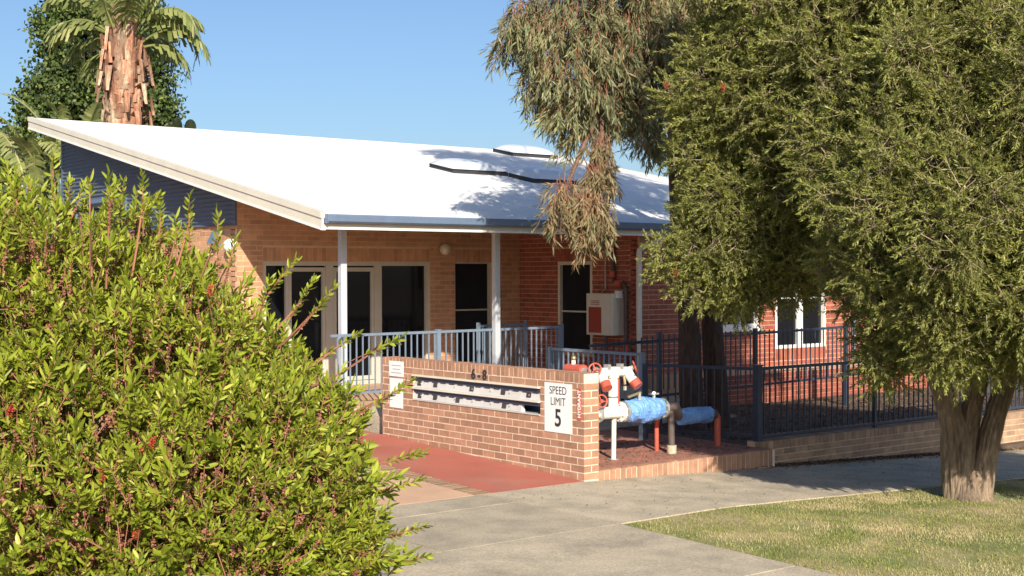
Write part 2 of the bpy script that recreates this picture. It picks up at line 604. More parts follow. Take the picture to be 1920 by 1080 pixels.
# driveway into the lot
struct(sheet('driveway', -6.5, -1.57, 0.005, 16.0, 0.0, MAT['apricot'], 0.7))
struct(sheet('red_path', -1.33, -0.004, 0.005, 5.4, 0.0, MAT['redpaint'], 0.4))
be = struct(sheet('brick_band', -1.57, -1.33, 0.005, 9.0, -0.015, MAT['mortar_house'], 0.5))
mbk = bpy.data.meshes.new('edging_brick')
bx = MB().box(-0.112, 0.112, -0.036, 0.036, -0.03, 0.015)
mbk.from_pydata(bx.v, [], bx.f)
mbk.materials.append(MAT['edging'])
for i in range(100):
    y = 0.045+i*0.086
    link_mesh('brick', mbk, be, (-1.45, y, zt(-1.45, y)-0.012+random.uniform(-0.002, 0.002)))
# hydrant court: brown red paving behind a brick kerb, planted yard behind the fence
struct(sheet('hydrant_court', 0.236, 3.3, 0.12, 3.0, 0.095, MAT['paver'], 3.0, thick=0.3, fz=lambda x, y: 0.0))
struct(sheet('yard', 3.3+0.004, 16.0, 0.44, 4.3, 0.10, MAT['soil'], 0.6, thick=0.35,
             fz=lambda x, y: 0.02*math.sin(x*2.1)*math.sin(y*3.0)))
struct(sheet('ramp', 0.236, 5.94, 3.004, 5.3, 0.0, MAT['concrete'], 1.0, thick=0.3, fz=lambda x, y: 0.095+(y-3.004)*0.15))
kb = thing('brick_kerb', 'low edging of upright bricks between the footpath and the hydrant paving', 'kerb', (0.23, 0.0, -0.05))
MB().hexa([(0.232, 0.012, -0.3), (3.3, 0.012, -0.3), (3.3, 0.118, -0.3), (0.232, 0.118, -0.3)],
          [(0.232, 0.012, 0.086), (3.3, 0.012, 0.086), (3.3, 0.118, 0.086), (0.232, 0.118, 0.086)]).build('mortar_bed', MAT['mortar'], kb)
kme = bpy.data.meshes.new('kerb_brick')
bx = MB().box(-0.037, 0.037, -0.056, 0.054, -0.17, 0.05)
kme.from_pydata(bx.v, [], bx.f)
kme.materials.append(MAT['brick_tan'])
for i in range(35):
    link_mesh('brick', kme, kb, (0.275+i*0.0865, 0.062+random.uniform(-.003, .003), 0.048+random.uniform(-.004, .004)), (0, 0, random.uniform(-.03, .03)))

# ------------------------------------------------------------------ brickwork
BL, BH, BJ = 0.227, 0.073, 0.013
_bm = {}


def brick_mesh(key, mat):
    """box brick mesh shared by all of one size; x length, y depth, z height"""
    k = key+(mat.name,)
    if k not in _bm:
        me = bpy.data.meshes.new('brick')
        l, d, h = key
        b_ = MB().box(-l/2, l/2, -d/2, d/2, -h/2, h/2)
        me.from_pydata(b_.v, [], b_.f)
        me.materials.append(mat)
        _bm[k] = me
    return _bm[k]


class Plane:
    def __init__(self, O, u, n):
        self.O, self.u, self.n = np.array(O, float), np.array(u, float), np.array(n, float)
        self.rz = math.atan2(u[1], u[0])

    def p(self, s, z, d=0.0):
        q = self.O+self.u*s+self.n*d
        return (q[0], q[1], z)

    def box(self, mb, s0, s1, z0, z1, d0, d1):
        """d grows outwards"""
        bt = [self.p(s0, z0, d1), self.p(s1, z0, d1), self.p(s1, z0, d0), self.p(s0, z0, d0)]
        tp = [self.p(s0, z1, d1), self.p(s1, z1, d1), self.p(s1, z1, d0), self.p(s0, z1, d0)]
        # orientation: make counter-clockwise seen from above
        a = np.array(bt[1])-np.array(bt[0])
        b = np.array(bt[3])-np.array(bt[0])
        if a[0]*b[1]-a[1]*b[0] < 0:
            bt, tp = bt[::-1], tp[::-1]
        mb.hexa(bt, tp)


def lay(L, z0, z1, openings=(), top=None, start=0.0, soldiers=()):
    """stretcher bond bricks over a wall face: (s, z, length, height)"""
    out = []
    nc = int(round((z1-z0)/0.086))
    blocks = list(openings)+list(soldiers)
    for i in range(nc):
        zc = z0+0.086*(i+.5)
        s = start-(0.12 if i % 2 else 0.0)-0.24
        while s < L:
            a, b = s+BJ/2, s+BJ/2+BL
            s += 0.24
            segs = [(max(a, 0.0), min(b, L))]
            for (o0, o1, p0, p1) in blocks:
                if p0-0.02 < zc < p1+0.02:
                    nxt = []
                    for (q0, q1) in segs:
                        if q1 <= o0 or q0 >= o1:
                            nxt.append((q0, q1))
                        else:
                            if q0 < o0:
                                nxt.append((q0, o0-0.006))
                            if q1 > o1:
                                nxt.append((o1+0.006, q1))
                    segs = nxt
            for (q0, q1) in segs:
                if q1-q0 > 0.03 and (top is None or zc+BH/2 < top((q0+q1)/2)):
                    out.append(((q0+q1)/2, zc, round(q1-q0, 2), BH))
    for (o0, o1, p0, p1) in soldiers:
        n = max(1, int(round((o1-o0)/0.086)))
        st = (o1-o0)/n
        for i in range(n):
            out.append((o0+st*(i+.5), (p0+p1)/2, round(st-0.010, 3), p1-p0-0.010))
    return out


def panels(mb, pl, L, z0, z1, openings, d0, d1, top=None):
    """wall body with holes, as boxes"""
    us = sorted(set([0.004, L]+[o[0] for o in openings]+[o[1] for o in openings]))
    zs = sorted(set([z0, z1]+[o[2] for o in openings]+[o[3] for o in openings]))
    for i in range(len(us)-1):
        for j in range(len(zs)-1):
            uc, zc = (us[i]+us[i+1])/2, (zs[j]+zs[j+1])/2
            if any(o[0] < uc < o[1] and o[2] < zc < o[3] for o in openings):
                continue
            pl.box(mb, us[i], us[i+1], zs[j], zs[j+1], d0, d1)


# ------------------------------------------------------------------ the letterbox wall
WL = 4.24
wall = thing('letterbox_wall', 'tan brick letterbox wall with upright brick capping beside the red path', 'wall', (0.115, 0.0, 0.0))
front = Plane((0, 0), (0, 1), (-1, 0))
UO = (0.79, 3.47, 0.688, 1.032)          # opening for the letterboxes
mb = MB()
panels(mb, front, WL-0.01, -0.15, 1.118, [UO], -0.222, -0.0025)
core = mb.build('mortar_core', MAT['mortar'], wall)
for v in core.data.vertices:               # keep the core behind the end face too
    if v.co.y < 0.0025:
        v.co.y = 0.0025
mb = MB().box(0.2, 0.222, UO[0]-.01, UO[1]+.01, UO[2]-.01, UO[3]+.01)
mb.build('back_panel', MAT['mortar'], wall)


def one_brick(parent, mat, c, key, rz=0.0, jit=0.0015):
    o = link_mesh('brick', brick_mesh(key, mat), parent,
                  (c[0]+random.uniform(-jit, jit), c[1]+random.uniform(-jit, jit), c[2]+random.uniform(-jit, jit)),
                  (0, 0, rz+random.uniform(-0.004, 0.004)))
    return o


for i in range(13):
    zc = 0.086*i+0.043
    # end face bricks, alternately one stretcher and two headers
    if i % 2 == 0:
        one_brick(wall, MAT['brick_tan'], (0.115, 0.055, zc), (0.230, 0.107, BH))
        st = 0.12
    else:
        one_brick(wall, MAT['brick_tan'], (0.053, 0.115, zc), (0.106, 0.227, BH))
        one_brick(wall, MAT['brick_tan'], (0.176, 0.115, zc), (0.108, 0.227, BH))
        st = 0.24
    for s, z, l, h in lay(WL-st, 0.086*i, 0.086*(i+1), [(UO[0]-st, UO[1]-st, UO[2], UO[3])], start=0.0):
        y = s+st
        if z+BH/2 < zt(-0.01, y)+0.005:
            continue
        one_brick(wall, MAT['brick_tan'], (0.055, y, z), (l, 0.110, h), math.pi/2)
ncap = 49
for i in range(ncap):
    y = (i+.5)*WL/ncap
    one_brick(wall, MAT['brick_tan'], (0.115, y, 1.118+0.006+0.053), (0.230, WL/ncap-0.012, 0.106), 0, 0.002)
MB().box(0.003, 0.226, 0.004, WL-0.004, 1.118, 1.226).build('cap_mortar', MAT['mortar'], wall)
MB().box(0.12, 0.23, 0.24, WL-.005, -0.15, 0.67).build('rear_leaf', MAT['brick_tan'], wall)
MB().box(0.12, 0.23, 0.24, WL-.005, 1.045, 1.117).build('rear_leaf', MAT['brick_tan'], wall)


def text_obj(name, s, size, origin_pt, X, Y, Z, mat, parent, ext=0.0015, align='CENTER', bold=0.0, sx=1.0):
    cu = bpy.data.curves.new('txt', 'FONT')
    cu.body = s
    cu.size = size
    cu.extrude = ext
    cu.offset = bold
    cu.align_x = align
    cu.align_y = 'CENTER'
    o = bpy.data.objects.new('txt', cu)
    COL.objects.link(o)
    dg = bpy.context.evaluated_depsgraph_get()
    me = bpy.data.meshes.new_from_object(o.evaluated_get(dg))
    bpy.data.objects.remove(o)
    base = origin(parent)
    X, Y, Z, O3 = Vector(X), Vector(Y), Vector(Z), Vector(origin_pt)
    for v in me.vertices:
        v.co = O3 + X*(v.co.x*sx) + Y*v.co.y + Z*v.co.z - base
    me.materials.clear()
    me.materials.append(mat)
    me.name = name
    return link_mesh(name, me, parent, base)


NX, NY, NZ = (0, -1, 0), (0, 0, 1), (-1, 0, 0)
num = thing('house_number', 'dark metal house number reading 6-8 on the tan brick wall', 'number', (0, 2.0, 1.06))
text_obj('digits', '6 - 8', 0.18, (-0.004, 1.995, 1.105), NX, NY, NZ, MAT['ink'], num, 0.006, bold=0.003, sx=0.95)

# letterboxes
lb = thing('letterbox_bank', 'silver bank of letterboxes in two rows set into the brick wall', 'letterboxes', (0.05, 2.13, 0.69))
y0, y1 = UO[0]+.004, UO[1]-.004
zb = UO[2]
MB().box(0.19, 0.198, y0, y1, zb+.002, UO[3]-.002).build('back', MAT['navy'], lb)
mb = MB()
mb.box(-0.035, 0.19, y0, y1, zb+0.322, zb+0.343)
mb.build('hood', MAT['cream'], lb, bevel=0.004)
mb = MB()
mb.box(-0.028, 0.188, y0, y1, zb+0.152, zb+0.172)
mb.build('hood', MAT['cream'], lb, bevel=0.004)
mb = MB()
mb.box(-0.012, 0.188, y0, y1, zb+0.001, zb+0.014)
mb.build('sill', MAT['letterbox'], lb)
ndoor = 7
dw = (y1-y0)/ndoor
dash_me = bpy.data.meshes.new('number_strip')
bx = MB().box(-0.004, 0.004, -0.055, 0.055, -0.006, 0.006)
dash_me.from_pydata(bx.v, [], bx.f)
dash_me.materials.append(MAT['plate'])
sq_me = bpy.data.meshes.new('name_plate')
bx = MB().box(-0.005, 0.004, -0.042, 0.042, -0.033, 0.033)
sq_me.from_pydata(bx.v, [], bx.f)
sq_me.materials.append(MAT['plate'])
plates = {0: [0.33, 1.30, 3.4, 5.1, 6.42], 1: [0.35, 1.28, 2.6, 5.15]}
for row, (za, zc_) in enumerate(((zb+0.174, zb+0.272), (zb+0.016, zb+0.104))):
    MB().box(0.006, 0.05, y0, y1, zc_+.002, zc_+0.05).build('slot_shade', MAT['navy'], lb)  # nearly flush navy band, paints the slot's shade below the hood
    for k in range(ndoor):
        if row == 1 and k == 0:
            continue
        # doors counted from the gate end: k grows away from the street
        a, b = y0+k*dw, y0+(k+1)*dw
        mb = MB()
        mb.hexa([(0.0, a+.002, za), (0.06, a+.002, za), (0.06, b-.002, za), (0.0, b-.002, za)],
                [(0.022, a+.002, zc_), (0.06, a+.002, zc_), (0.06, b-.002, zc_), (0.022, b-.002, zc_)])
        dr = mb.build('letterbox_door', MAT['letterbox'], lb)
        MB().tube([(-0.001, (a+b)/2+.02, za+.055), (0.02, (a+b)/2+.02, za+.055)], 0.009, 8).build('lock', MAT['steel'], dr)
        for q in (0.27, 0.77):
            link_mesh('number_strip', dash_me, dr, (0.0165, a+dw*q, zc_-0.011))
    for q in plates[row]:
        yy = y1-q*dw
        link_mesh('name_plate', sq_me, lb, (0.011, yy, zc_-0.04), (0, 0.2, 0))
# the lowest box nearest the street is open: splayed end cheek
MB().hexa([(0.0, y0+dw-.03, zb+.015), (0.06, y0+dw-.03, zb+.015), (0.06, y0+dw, zb+.015), (0.0, y0+dw, zb+.015)],
          [(0.02, y0+dw-.003, zb+.104), (0.06, y0+dw-.003, zb+.104), (0.06, y0+dw, zb+.104), (0.02, y0+dw, zb+.104)]).build('end_cheek', MAT['letterbox'], lb)

# signs on the wall
sg = thing('speed_sign', 'white rectangular sign reading SPEED LIMIT 5 on the brick wall', 'sign', (-0.006, 0.45, 0.52))
MB().box(-0.008, -0.003, 0.205, 0.70, 0.515, 1.095).build('panel', MAT['sign_white'], sg)
MB().box(-0.0035, 0.001, 0.30, 0.32, 0.6, 0.62).build('fixing', MAT['steel'], sg)
sx_ = -0.0085
text_obj('word', 'SPEED', 0.135, (sx_, 0.4525, 1.005), NX, NY, NZ, MAT['ink'], sg, 0.001, sx=0.86)
text_obj('word', 'LIMIT', 0.135, (sx_, 0.4525, 0.875), NX, NY, NZ, MAT['ink'], sg, 0.001, sx=0.86)
text_obj('numeral', '5', 0.285, (sx_, 0.4525, 0.678), NX, NY, NZ, MAT['ink'], sg, 0.001, bold=0.006, sx=0.9)
hs = thing('hydrant_sign', 'narrow red vertical strip reading HYDRANT at the end of the brick wall', 'sign', (-0.004, 0.08, 0.70))
MB().box(-0.006, -0.002, 0.045, 0.115, 0.69, 1.06).build('panel', MAT['red'], hs)
text_obj('word', 'HYDRANT', 0.068, (-0.007, 0.077, 0.878), (0, 0, 1), (0, 1, 0), NZ, MAT['sign_white'], hs, 0.001, bold=0.002, sx=1.0)
ws = thing('notice_sign', 'white notice board on the brick wall partly behind the bush', 'sign', (-0.006, 3.87, 0.62))
MB().box(-0.008, -0.003, 3.70, 4.05, 0.98, 1.19).build('panel', MAT['sign_white'], ws)
MB().box(-0.008, -0.003, 3.72, 4.04, 0.55, 0.955).build('panel', MAT['sign_white'], ws)
for k, (a, b, z) in enumerate(((3.76, 3.99, 1.13), (3.78, 3.96, 1.08), (3.75, 4.0, 1.03))):
    MB().box(-0.0095, -0.0078, a, b, z-.006, z+.006).build('print_line', MAT['grey_ink'], ws)

# ------------------------------------------------------------------ the house
YG, ZG, SL = 5.0, 3.24, 0.2039           # eaves line, top of roof at the eaves, slope
XL, XR, YB = -0.51, 13.4, 16.92
YF, XC, YS = 8.6, 5.95, 5.3              # porch wall, inner corner, red street front


def roof_z(y):
    return ZG+SL*(y-YG)


house = thing('brick_house', 'low brick house with wide white mono-pitch roof and columned porch', 'house', (0.0, YF, 0.0))
bricks = []                               # (score, plane, s, z, l, h, mat)


def wall_face(pl, L, z0, z1, openings, soldiers, mat, mortar, top=None, start=0.0, zcore=None):
    mb_ = MB()
    panels(mb_, pl, L, -0.3, zcore or z1, openings, -0.22, -0.004)
    mb_.build('wall', mortar, house)
    for (s, z, l, h) in lay(L, z0, z1, openings, top, start, soldiers):
        c = pl.p(s, z, 0)
        px, py, sc_ = to_px(c)
        vis = (440 < px < 1260 and 370 < py < 700) or (1200 < px < 1620 and 480 < py < 700)
        bricks.append((sc_ if vis else 0.0, pl, s, z, l, h, mat))


porch = Plane((0, YF), (1, 0), (0, -1))
DOOR = (0.48, 3.86, 0.45, 2.60)
WIN2 = (4.42, 5.27, 0.72, 2.60)
Z0 = 0.45-0.086*6+0.008
topW1 = roof_z(YF)-0.14
wall_face(porch, XC, Z0, Z0+0.086*45, [DOOR, WIN2], [(0.48, 3.86, 2.60, 2.838), (4.42, 5.27, 2.60, 2.838)], MAT['brick_house'], MAT['mortar_house'],
          top=lambda s: topW1, zcore=topW1-0.01)
side2 = Plane((XC, YF), (0, -1), (-1, 0))
WIN3 = (8.6-7.48, 8.6-6.53, 0.95, 2.60)
wall_face(side2, YF-YS-.052, Z0, Z0+0.086*44, [WIN3], [(WIN3[0]-.08, WIN3[1]+.08, 2.60, 2.838)], MAT['brick_red'], MAT['mortar_red'],
          top=lambda s: roof_z(YF-s)-0.14, zcore=3.10, start=0.05)
street = Plane((XC, YS), (1, 0), (0, -1))
WIN4 = (7.9-XC, 9.0-XC, 1.38, 2.60)
WIN5 = (9.47-XC, 10.95-XC, 0.95, 2.60)
wall_face(street, 7.1, Z0, Z0+0.086*34, [WIN4, WIN5], [(WIN4[0], WIN4[1], 2.60, 2.838), (WIN5[0], WIN5[1], 2.60, 2.838), (WIN5[0], WIN5[1], 0.72, 0.95)],
          MAT['brick_red'], MAT['mortar_red'], zcore=3.05, top=lambda s: 3.06, start=0.1)
gable = Plane((0, YF+.052), (0, 1), (-1, 0))
wall_face(gable, 8.0, Z0, 3.20, [(4.4, 7.0, 1.9, 3.19)], [], MAT['brick_house'], MAT['mortar_house'], zcore=3.20, start=0.12)
MB().box(0.21, 12.8, 16.2, 16.4, -.3, 5.2).build('rear_wall', MAT['mortar_house'], house)
MB().box(12.8, 13.0, 5.52, 16.4, -.3, 3.1).build('end_wall', MAT['mortar_red'], house)
MB().box(0.25, 12.7, 8.9, 16.1, 0.3, 0.44).build('floor', MAT['soil'], house)
MB().box(6.2, 12.7, 5.55, 8.85, 0.3, 0.44).build('floor', MAT['soil'], house)

bricks.sort(key=lambda b: -b[0])
DEPTH = 0.05


def brick_pose(b):
    _, pl, s, z, l, h, mat = b
    j = random.uniform(-0.0018, 0.0018)
    return pl.p(s, z, -DEPTH/2+j), pl.rz


for b in bricks[:300]:
    c, rz = brick_pose(b)
    link_mesh('brick', brick_mesh((round(b[4], 3), DEPTH, round(b[5], 3)), b[6]), house, c, (0, 0, rz))
for mname in ('brick_house', 'brick_red'):
    mb = MB()
    for b in bricks[300:]:
        if b[6] is MAT[mname]:
            j = random.uniform(-0.002, 0.002)
            b[1].box(mb, b[2]-b[4]/2, b[2]+b[4]/2, b[3]-b[5]/2, b[3]+b[5]/2, -DEPTH, j)
    stuff(mb.build('brickwork', MAT[mname], house))

# corrugated gable cladding, ribs run along the wall
mb = MB()
pitch, amp = 0.076, 0.016
zz = np.arange(3.20, 5.35, pitch/6)
prev = None
for i, z in enumerate(zz):
    ymin = max(YF, YG+(z-(ZG-0.13))/SL)
    x = -0.026-amp*math.cos(2*math.pi*(z-3.2)/pitch)
    if ymin > 16.35:
        break
    k = len(mb.v)
    mb.v += [(x, ymin, z), (x, 16.42, z)]
    if prev is not None:
        mb.f.append((prev, k, k+1, prev+1))
    prev = k
mb.build('cladding', MAT['clad'], house, smooth=True)
mb = MB()
mb.add([(0.005, YF+.01, 3.2), (0.005, 16.4, 3.2), (0.005, 16.4, roof_z(16.4)-.14), (0.005, YF+.01, roof_z(YF)-.14),
        (0.2, YF+.01, 3.2), (0.2, 16.4, 3.2), (0.2, 16.4, roof_z(16.4)-.14), (0.2, YF+.01, roof_z(YF)-.14)],
       [(0, 1, 2, 3), (7, 6, 5, 4), (0, 3, 7, 4), (1, 5, 6, 2), (0, 4, 5, 1), (3, 2, 6, 7)])
mb.build('gable_backing', MAT['clad'], house)
MB().box(-0.035, 0.0, 16.38, 16.46, 3.0, 5.4).build('corner_trim', MAT['clad'], house)
MB().box(-0.03, 0.002, YF-.012, YF+.05, 3.19, 3.62).build('corner_trim', MAT['clad'], house)

# roof sheet: corrugations run up the slope
rp = []
nwave = int((XR-XL)/0.076)
cols = nwave*4
xsr = np.linspace(XL, XR, cols+1)
mb = MB()
for j, y in enumerate((YG-0.05, YB)):
    for i, x in enumerate(xsr):
        mb.v.append((x, y, roof_z(y)+0.009*math.cos(2*math.pi*(x-XL)/0.076)))
for i in range(cols):
    mb.f.append((i, i+1, cols+1+i+1, cols+1+i))
roof = mb.build('roof', MAT['roof'], house, smooth=True)
# underside lining and ridge flashing
mb = MB()
mb.hexa([(XL+.03, YG+.03, roof_z(YG)-.13), (XR-.03, YG+.03, roof_z(YG)-.13), (XR-.03, YB-.03, roof_z(YB)-.13), (XL+.03, YB-.03, roof_z(YB)-.13)],
        [(XL+.03, YG+.03, roof_z(YG)-.02), (XR-.03, YG+.03, roof_z(YG)-.02), (XR-.03, YB-.03, roof_z(YB)-.02), (XL+.03, YB-.03, roof_z(YB)-.02)])
mb.build('soffit', MAT['cream'], house)
mb = MB()
mb.hexa([(XL-.02, YB-.16, roof_z(YB)-.02), (XR+.02, YB-.16, roof_z(YB)-.02), (XR+.02, YB+.02, roof_z(YB)-.22), (XL-.02, YB+.02, roof_z(YB)-.22)],
        [(XL-.02, YB-.16, roof_z(YB)-.012), (XR+.02, YB-.16, roof_z(YB)-.012), (XR+.02, YB+.02, roof_z(YB)+.022), (XL-.02, YB+.02, roof_z(YB)+.022)])
mb.build('ridge_flashing', MAT['white'], roof)


def barge(x0, x1):
    def piece(name, lo, hi, xa, xb, mat, e=0.0):
        m_ = MB()
        m_.hexa([(xa, YG-.06-e, roof_z(YG-.06)+lo), (xb, YG-.06-e, roof_z(YG-.06)+lo), (xb, YB+.03+e, roof_z(YB+.03)+lo), (xa, YB+.03+e, roof_z(YB+.03)+lo)],
                [(xa, YG-.06-e, roof_z(YG-.06)+hi), (xb, YG-.06-e, roof_z(YG-.06)+hi), (xb, YB+.03+e, roof_z(YB+.03)+hi), (xa, YB+.03+e, roof_z(YB+.03)+hi)])
        return m_.build(name, mat, house)
    b_ = piece('barge_board', -0.20, -0.055, x0, x1, MAT['cream'])
    piece('barge_lip', -0.225, -0.199, x0-.012, x1+.03, MAT['white'])
    piece('barge_capping', -0.056, 0.03, x0-.018, x1+.06, MAT['cream'], 0.004)
    return b_


barge(XL-.03, XL+.0)
barge(XR, XR+.03)
# eaves: fascia and gutter
MB().box(XL-.02, XR, YG-.03, YG+.0, ZG-.20, ZG-.03).build('fascia', MAT['cream'], house)
MB().box(XL-.03, XR, YG-.042, YG+.06, ZG-.222, ZG-.199).build('fascia_bead', MAT['white'], house)
gp = [(YG-.032, ZG-.02), (YG-.032, ZG-.125), (YG-.12, ZG-.135), (YG-.15, ZG-.11), (YG-.155, ZG-.03), (YG-.145, ZG-.012), (YG-.135, ZG-.03), (YG-.132, ZG-.105), (YG-.118, ZG-.117), (YG-.05, ZG-.108), (YG-.045, ZG-.02)]
mb = MB()
for x in (XL+.02, XR):
    mb.v += [(x, y, z) for y, z in gp]
n = len(gp)
mb.f += [(i, (i+1) % n, n+(i+1) % n, n+i) for i in range(n)]
mb.f += [tuple(range(n)), tuple(range(2*n-1, n-1, -1))]
gut = mb.build('gutter', MAT['gutter'], house)
MB().box(XL+.012, XL+.021, YG-.158, YG-.03, ZG-.14, ZG-.01).build('gutter_end', MAT['gutter'], gut)
# skylights on the roof
for (x, y, hw, hd) in ((6.75, 11.3, 0.72, 0.42), (12.0, 15.9, 0.75, 0.42), (7.95, 10.3, 0.6, 0.42)):
    mb = MB()
    mb.hexa([(x-hw, y-hd, roof_z(y-hd)), (x+hw, y-hd, roof_z(y-hd)), (x+hw, y+hd, roof_z(y+hd)), (x-hw, y+hd, roof_z(y+hd))],
            [(x-hw, y-hd, roof_z(y-hd)+.10), (x+hw, y-hd, roof_z(y-hd)+.10), (x+hw, y+hd, roof_z(y+hd)+.10), (x-hw, y+hd, roof_z(y+hd)+.10)])
    mb.build('skylight_kerb', MAT['dark_gap'], roof)  # kerb coloured dark as the shadow gap under the dome
    mb = MB()
    N = 10
    for j in range(N+1):
        for i in range(N+1):
            a, b = -1+2*i/N, -1+2*j/N
            xx, yy = x+a*(hw+.04), y+b*(hd+.04)
            mb.v.append((xx, yy, roof_z(yy)+.10+0.16*(1-a**4)*(1-b**4)))
    mb.f += [(j*(N+1)+i, j*(N+1)+i+1, (j+1)*(N+1)+i+1, (j+1)*(N+1)+i) for j in range(N) for i in range(N)]
    mb.build('skylight_dome', MAT['dome'], roof, smooth=True)


# windows and the sliding door
def glazed(pl, op, bars, mats, name='window', fw=0.05, mid=None, deep=0.06, pane='glass', sill=False, wide=()):
    a, b, z0, z1 = op
    mb_ = MB()
    pl.box(mb_, a, a+fw, z0, z1, -deep-.05, -deep+.045)
    pl.box(mb_, b-fw, b, z0, z1, -deep-.05, -deep+.045)
    pl.box(mb_, a+fw, b-fw, z1-fw, z1, -deep-.049, -deep+.043)
    pl.box(mb_, a+fw, b-fw, z0, z0+fw, -deep-.049, -deep+.043)
    fr_ = mb_.build(name, mats, house)
    edges = [a+fw]+[x for x in bars]+[b-fw]
    for x in bars:
        m_ = MB()
        wd = 0.075 if x in wide else 0.025
        pl.box(m_, x-wd, x+wd, z0+fw, z1-fw, -deep-.045, -deep+.03)
        m_.build('mullion', mats, fr_)
    for i in range(len(edges)-1):
        m_ = MB()
        pl.box(m_, edges[i], edges[i+1], z0+fw, z1-fw, -deep-.03, -deep-.02)
        m_.build('pane', MAT[pane], fr_)
    if mid:
        m_ = MB()
        pl.box(m_, a+fw, b-fw, mid-.014, mid+.014, -deep-.02, -deep+.012)
        m_.build('transom', mats, fr_)
    if sill:
        m_ = MB()
        pl.box(m_, a-.03, b+.03, z0-.075, z0+.0, -deep-.05, 0.06)
        m_.build('sill', MAT['white'], fr_)
    return fr_


dr = glazed(porch, DOOR, (0.95, 1.78, 2.77), MAT['frame'], 'sliding_door', 0.07, None, 0.07, 'glass', wide=(1.78, 2.77))
for a, b in ((0.98, 1.70), (1.86, 2.69)):
    m_ = MB()
    porch.box(m_, a, a+.06, .53, 2.50, -.10, -.045)
    porch.box(m_, b-.06, b, .53, 2.50, -.10, -.045)
    porch.box(m_, a+.06, b-.06, 2.43, 2.50, -.099, -.046)
    porch.box(m_, a+.06, b-.06, .53, .60, -.099, -.046)
    m_.build('leaf_frame', MAT['frame'], dr)
glazed(porch, WIN2, (), MAT['frame'], 'window', 0.03, 1.71, 0.08, 'screen')
glazed(side2, WIN3, (), MAT['cream'], 'window', 0.06, 1.69, 0.05, 'screen')
glazed(street, WIN4, (WIN4[0]+.62,), MAT['white'], 'window', 0.06, None, 0.05, 'glass', sill=True)
glazed(street, WIN5, (WIN5[0]+.74,), MAT['white'], 'window', 0.06, 1.9, 0.05, 'glass', wide=(WIN5[0]+.74,))
gw = glazed(gable, (4.4, 7.0, 1.95, 3.88), (5.6,), MAT['slate'], 'side_window', 0.09, 3.0, -0.02, 'glass')
m_ = MB()
gable.box(m_, 4.75, 7.0, 3.70, 3.80, 0.0, 0.10)
m_.build('awning_box', MAT['dark_gap'], gw)

# porch: slab, columns, beam
MB().box(-0.3, XC-.01, 5.304, YF-.02, -0.3, 0.445).build('porch_slab', MAT['apricot'], house)
for x in (0.345, 3.25):
    mb = MB().box(x-.05, x+.05, 5.80, 5.90, 0.44, 3.13)
    c_ = mb.build('column', MAT['column'], house, bevel=0.006)
    MB().box(x-.09, x+.09, 5.76, 5.94, 0.44, 0.455).build('base_plate', MAT['steel'], c_)
MB().box(XL+.1, XC+.1, 5.80, 5.90, 3.13, 3.27).build('porch_beam', MAT['slate'], house)

# downpipe at the red corner
dp = thing('downpipe', 'cream downpipe bent from the gutter to the red brick corner', 'downpipe', (5.9, 5.24, 0.1))
MB().tube([(6.23, 4.95, 3.11), (6.23, 4.95, 3.03), (6.19, 4.98, 2.97), (5.93, 5.18, 2.84), (5.885, 5.235, 2.78), (5.88, 5.24, 2.70), (5.88, 5.24, 0.05)], 0.05, 12).build('pipe', MAT['cream'], dp, smooth=False)
for z in (2.2, 1.2):
    MB().tube([(5.88, 5.24, z-.015), (5.88, 5.24, z+.015)], 0.056, 12).build('clip', MAT['steel'], dp)
d2 = thing('downpipe', 'blue grey downpipe on the red street wall past the second window', 'downpipe', (11.9, 5.24, 0.1))
MB().tube([(11.75, 5.24, 3.02), (11.75, 5.24, 0.5)], 0.045, 10).build('pipe', MAT['rail'], d2)

# lamps
lp = thing('wall_lamp', 'round frosted bulkhead lamp on the porch wall between door and window', 'lamp', (4.13, 8.6, 2.84))
MB().tube([(4.13, 8.6, 2.84), (4.13, 8.56, 2.84)], 0.10, 16).build('base', MAT['brass'], lp)
MB().sphere((4.13, 8.50, 2.83), 0.105, 18, 12).build('globe', MAT['globe'], lp, smooth=True)
lp = thing('wall_lamp', 'white round lamp on the lit side wall near the porch corner', 'lamp', (0, 8.72, 2.86))
MB().tube([(0.0, 8.72, 2.86), (-0.04, 8.72, 2.86)], 0.11, 16).build('base', MAT['white'], lp)
MB().sphere((-0.06, 8.72, 2.86), 0.11, 16, 10).build('globe', MAT['sign_white'], lp, smooth=True)
lp = thing('floodlight', 'slate grey floodlight on a bracket on the side wall', 'lamp', (0, 9.2, 2.98))
MB().box(-0.12, 0.0, 9.17, 9.23, 2.86, 2.90).build('bracket', MAT['slate'], lp)
MB().hexa([(-0.20, 9.10, 2.90), (-0.10, 9.10, 2.90), (-0.10, 9.30, 2.90), (-0.20, 9.30, 2.90)],
          [(-0.10, 9.10, 3.10), (-0.05, 9.10, 3.10), (-0.05, 9.30, 3.10), (-0.10, 9.30, 3.10)]).build('head', MAT['slate'], lp)
lp = thing('wall_lamp', 'small white round lamp beside the blue side window', 'lamp', (0, 13.0, 2.95))
MB().sphere((-0.08, 12.95, 2.92), 0.12, 14, 8).build('globe', MAT['sign_white'], lp, smooth=True)
MB().box(-0.03, 0.0, 12.9, 13.0, 2.86, 2.98).build('base', MAT['slate'], lp)

